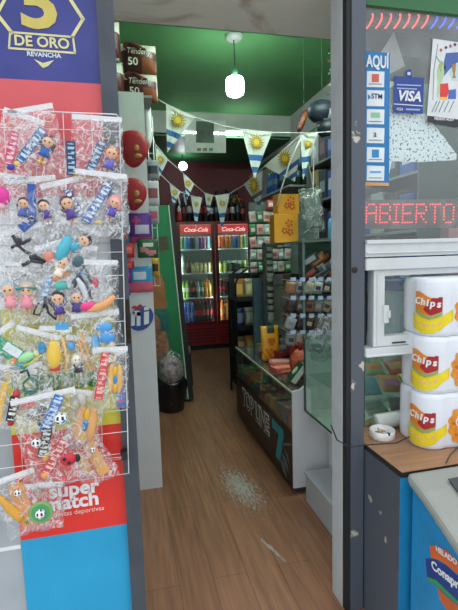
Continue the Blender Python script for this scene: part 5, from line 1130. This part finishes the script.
# tall shelf unit along the right wall
tu = thing('tall_shelf_unit', 'tall grey shelf unit along the right wall filled with blue and dark packs', 'shelf unit', (1.98, 2.7, 0))
MB().box(0, .38, 0, .02, 0, 2.62).build('side_panel', H('#5a6468'), tu); MB().box(0, .38, 1.9, 1.92, 0, 2.62).build('side_panel', H('#5a6468'), tu)
for z in (.35, .78, 1.20, 1.62, 2.02, 2.40): MB().box(0, .38, .02, 1.9, z, z+.02).build('shelf', H('#7a8484'), tu)
ORD = ('lowest', 'second lowest', 'middle', 'second highest', 'highest')
for r_, z in enumerate((.80, 1.22, 1.64, 2.04, 2.42)):
    for i in range(9):
        c, c2, nm = (('#2a4a9a', '#7a8ac8', 'blue'), ('#2a3a4a', '#8a9aa8', 'slate'), ('#9aa0a4', '#c8ccd0', 'pale grey'), ('#3a5aa8', '#c8d0e8', 'bright blue'), ('#2a2a34', '#6a4a5a', 'dark'), ('#a89a6a', '#5a6a4a', 'mustard'))[(i*4+r_*3) % 6]
        t = thing('goods_pack', '%s pack on the %s shelf of the tall unit by the right wall' % (nm, ORD[r_]), 'pack', (2.0, 2.78+.2*i, z), '%s packs on the %s tall shelf' % (nm, ORD[r_]))
        MB().box(0, .26, 0, .17, 0, .26+.03*(i % 3)).build('pack_body', H(c), t, bevel=.006); MB().box(-.002, 0, .03, .14, .07, .18).build('printed_label', H(c2), t)
# dark bundle, striped cushion and tinsel near the ceiling right
q = P(322, 112, Y=3.6); t = thing('dark_bundle', 'navy and white soft bundle hanging at the upper right near the jamb', 'bundle', q)
f_c = lambda x, y, z: 1 if (abs(x-.55-z*.5) < .16 or z < -.86) else 0
MB().ball((0, 0, 0), (.13, .10, .10), 0, None, 18, 12, f_c).build('soft_body', [H('#1f2838'), H('#b8c0c0')], t, True); MB().ball((.06, 0, -.13), (.11, .09, .09), 0, None, 18, 12, f_c).build('soft_body', [H('#18202c'), H('#a8b0b4')], t, True)
q2 = 3.42-q.z; MB().tube([(0, 0, .08), (0, 0, q2)], .0015, 5).build('hanging_cord', H('#2e5a3a'), t)
q = P(302, 121, Y=3.9); t = thing('striped_cushion', 'slim brown and orange striped shape hanging under the ceiling corner', 'decoration', q)
Tq = Matrix.Rotation(R_(22), 4, 'Y'); MB().ball((0, 0, 0), (.035, .02, .11), 0, Tq, 14, 12).build('body', H('#4a1f16'), t, True); MB().tube([(0.0, -.02, -.08), (.006, -.026, 0), (0, -.02, .08)], .010, 8, 0, T=Tq).build('stripe', H('#b8642a'), t, True)
MB().tube([(0.02, 0, .10), (.02, 0, 3.42-q.z)], .0012, 5).build('hanging_cord', H('#2e5a3a'), t)
q = P(331, 62, Y=2.9); t = MB(); 
for i in range(60):
    z = -i*.010; a = i*2.4; t.add([(0, 0, z), (.04*math.cos(a), .04*math.sin(a), z-.01), (.036*math.cos(a+.4), .036*math.sin(a+.4), z+.006)], [(0, 1, 2)])
t.tube([(0, 0, .28), (0, 0, -.6)], .003, 5)
o = one(t, 'tinsel', mat('silver_tinsel', '#e8f4f8', .15, 1, .05), 'silver tinsel strand hanging at the top right beside the jamb', 'tinsel', (0, 0, 0)); o.location = (q.x+.02, 2.9, 3.14)

# ================================================================ BUNTING
FLW = mat('flag_white', '#d3d6d2', .7, 0, .03, 8); FLB = mat('flag_blue', '#2f5f9f', .7, 0, .05, 8); SUN = mat('sun_yellow', '#b08c1c', .6, 0, .05, 10)
def pennant(a, b_, tip, Y, label, Y2=None, sun=True, sr=.15):
    A, B, T_ = P(*a, Y=Y), P(*b_, Y=Y2 or Y), P(*tip, Y=((Y2 or Y)+Y)/2)
    o = (A+B)/2; t = thing('pennant', label, 'pennant', o)
    nrm = (B-A).cross(T_-A).normalized()
    if nrm.y > 0: nrm = -nrm
    cuts = [0, .12, .25, .38, .50, .62, .75, .87, .985]; mm = [0, 0, 0, 0, 1, 0, 1, 0]
    vs = []; fs = []; ms = []; NX = 6
    for side in (0, 1):
        for c in cuts:
            l_, r_ = A.lerp(T_, c), B.lerp(T_, c)
            for i in range(NX+1):
                p = l_.lerp(r_, i/NX)-o; p += nrm*(.006*math.sin(i*1.4+c*5)*(1-c*.5)+(.0012 if side else 0)); vs.append(p)
    n_ = len(cuts)*(NX+1)
    for side in (0, 1):
        for k_ in range(len(cuts)-1):
            for i in range(NX):
                q = side*n_+k_*(NX+1)+i; f = (q, q+1, q+NX+2, q+NX+1); fs.append(f if side else f[::-1]); ms.append(mm[k_])
    MB().add(vs, fs, ms).build('cloth', [FLW, FLB], t)
    if sun:
        c = A.lerp(T_, .24).lerp(B.lerp(T_, .24), .5)-o+nrm*.010; ux = (B-A).normalized(); uz = ux.cross(nrm).normalized(); w_ = (B-A).length; r = w_*sr
        pts = []
        for k_ in range(32): an = math.pi*k_/16; rr_ = r*(1.95 if k_ % 2 == 0 else .80); pts.append(c+ux*(rr_*math.cos(an))+uz*(rr_*math.sin(an)))
        s_ = MB().prism(pts, nrm*.001, 0); pts2 = [c+nrm*.0012+ux*(r*.62*math.cos(k_*math.pi/8))+uz*(r*.62*math.sin(k_*math.pi/8)) for k_ in range(16)]
        s_.prism(pts2, nrm*.001, 1); s_.build('sun_emblem', [SUN, H('#d8b83a')], t)
    return t
pennant((166, 104), (196, 117), (167, 153), 3.1, 'large blue and white striped pennant with sun, left one near the doorway')
pennant((241, 129), (272, 132), (254.5, 179), 3.2, 'large blue and white striped pennant with sun, hanging right of the bulb')
pennant((155, 145), (168, 160), (157, 182), 3.7, 'medium sun pennant right beside the wire stand')
pennant((169.5, 183), (180.5, 192), (173, 207), 4.6, 'small sun pennant hanging lowest at the left')
pennant((182.7, 172.5), (194, 184), (187, 200), 4.7, 'small sun pennant hanging left above the fridge corner')
pennant((190.5, 195), (202, 198), (196, 229), 5.4, 'small sun pennant before the left fridge header')
pennant((204.5, 193), (213, 195), (208, 216), 5.7, 'narrow sun pennant before the middle of the fridge top')
pennant((215.5, 196), (229.5, 194), (222, 231), 5.6, 'small sun pennant before the right fridge header')
pennant((244, 184), (263, 170), (260, 209), 4.4, 'medium sun pennant right of the fridge top', 4.0)
pennant((264, 166), (303, 133), (295, 182), 3.7, 'large sun pennant folded below the cord at the right', 3.3, sr=.09)
pennant((300, 134), (318, 132), (303, 180), 3.15, 'sun pennant overlapping the folded one at the right')
def cord(name, pts, r, label, m=None):
    q = [P(a, b_, Y=y) for a, b_, y in pts]; mb = MB().tube(q, r, 6)
    return one(mb, name, m or H('#d8dad6'), label, 'cord', q[len(q)//2], smooth=True)
cord('bunting_cord', [(152, 96, 3.04), (166, 104, 3.08), (181, 111, 3.09), (196, 117.5, 3.08), (220, 125, 3.14), (241, 129.5, 3.18), (272, 132.5, 3.18), (303, 133, 3.14), (318, 132.5, 3.12), (338, 131, 3.1)], .003, 'white cord carrying the large pennants across the doorway view')
cord('bunting_cord', [(150, 128, 3.5), (155, 144, 3.68), (168, 160, 3.72), (182.7, 172.5, 4.68), (194, 184, 4.75), (204, 192.5, 5.6), (214, 196, 5.68), (229, 194, 5.6), (244, 185, 4.45), (264, 167, 3.75), (303, 133, 3.28)], .0045, 'long sagging cord dipping before the fridge top')
cord('bunting_cord', [(150, 158, 4.3), (158, 172, 4.4), (169.5, 183, 4.58), (180.5, 192, 4.62), (190.5, 195.5, 5.38), (202, 198, 5.42)], .004, 'short cord at lower left carrying the lowest small pennant')
cord('tie_string', [(303, 133, 3.2), (290, 162, 3.25), (281, 190, 3.36), (277, 206, 3.38)], .006, 'slack white cord slanting down to the yellow boxes')
cord('tie_string', [(305, 134, 3.2), (308, 160, 3.22), (313, 188, 3.25)], .004, 'white cord dropping to the hanging clear bag')
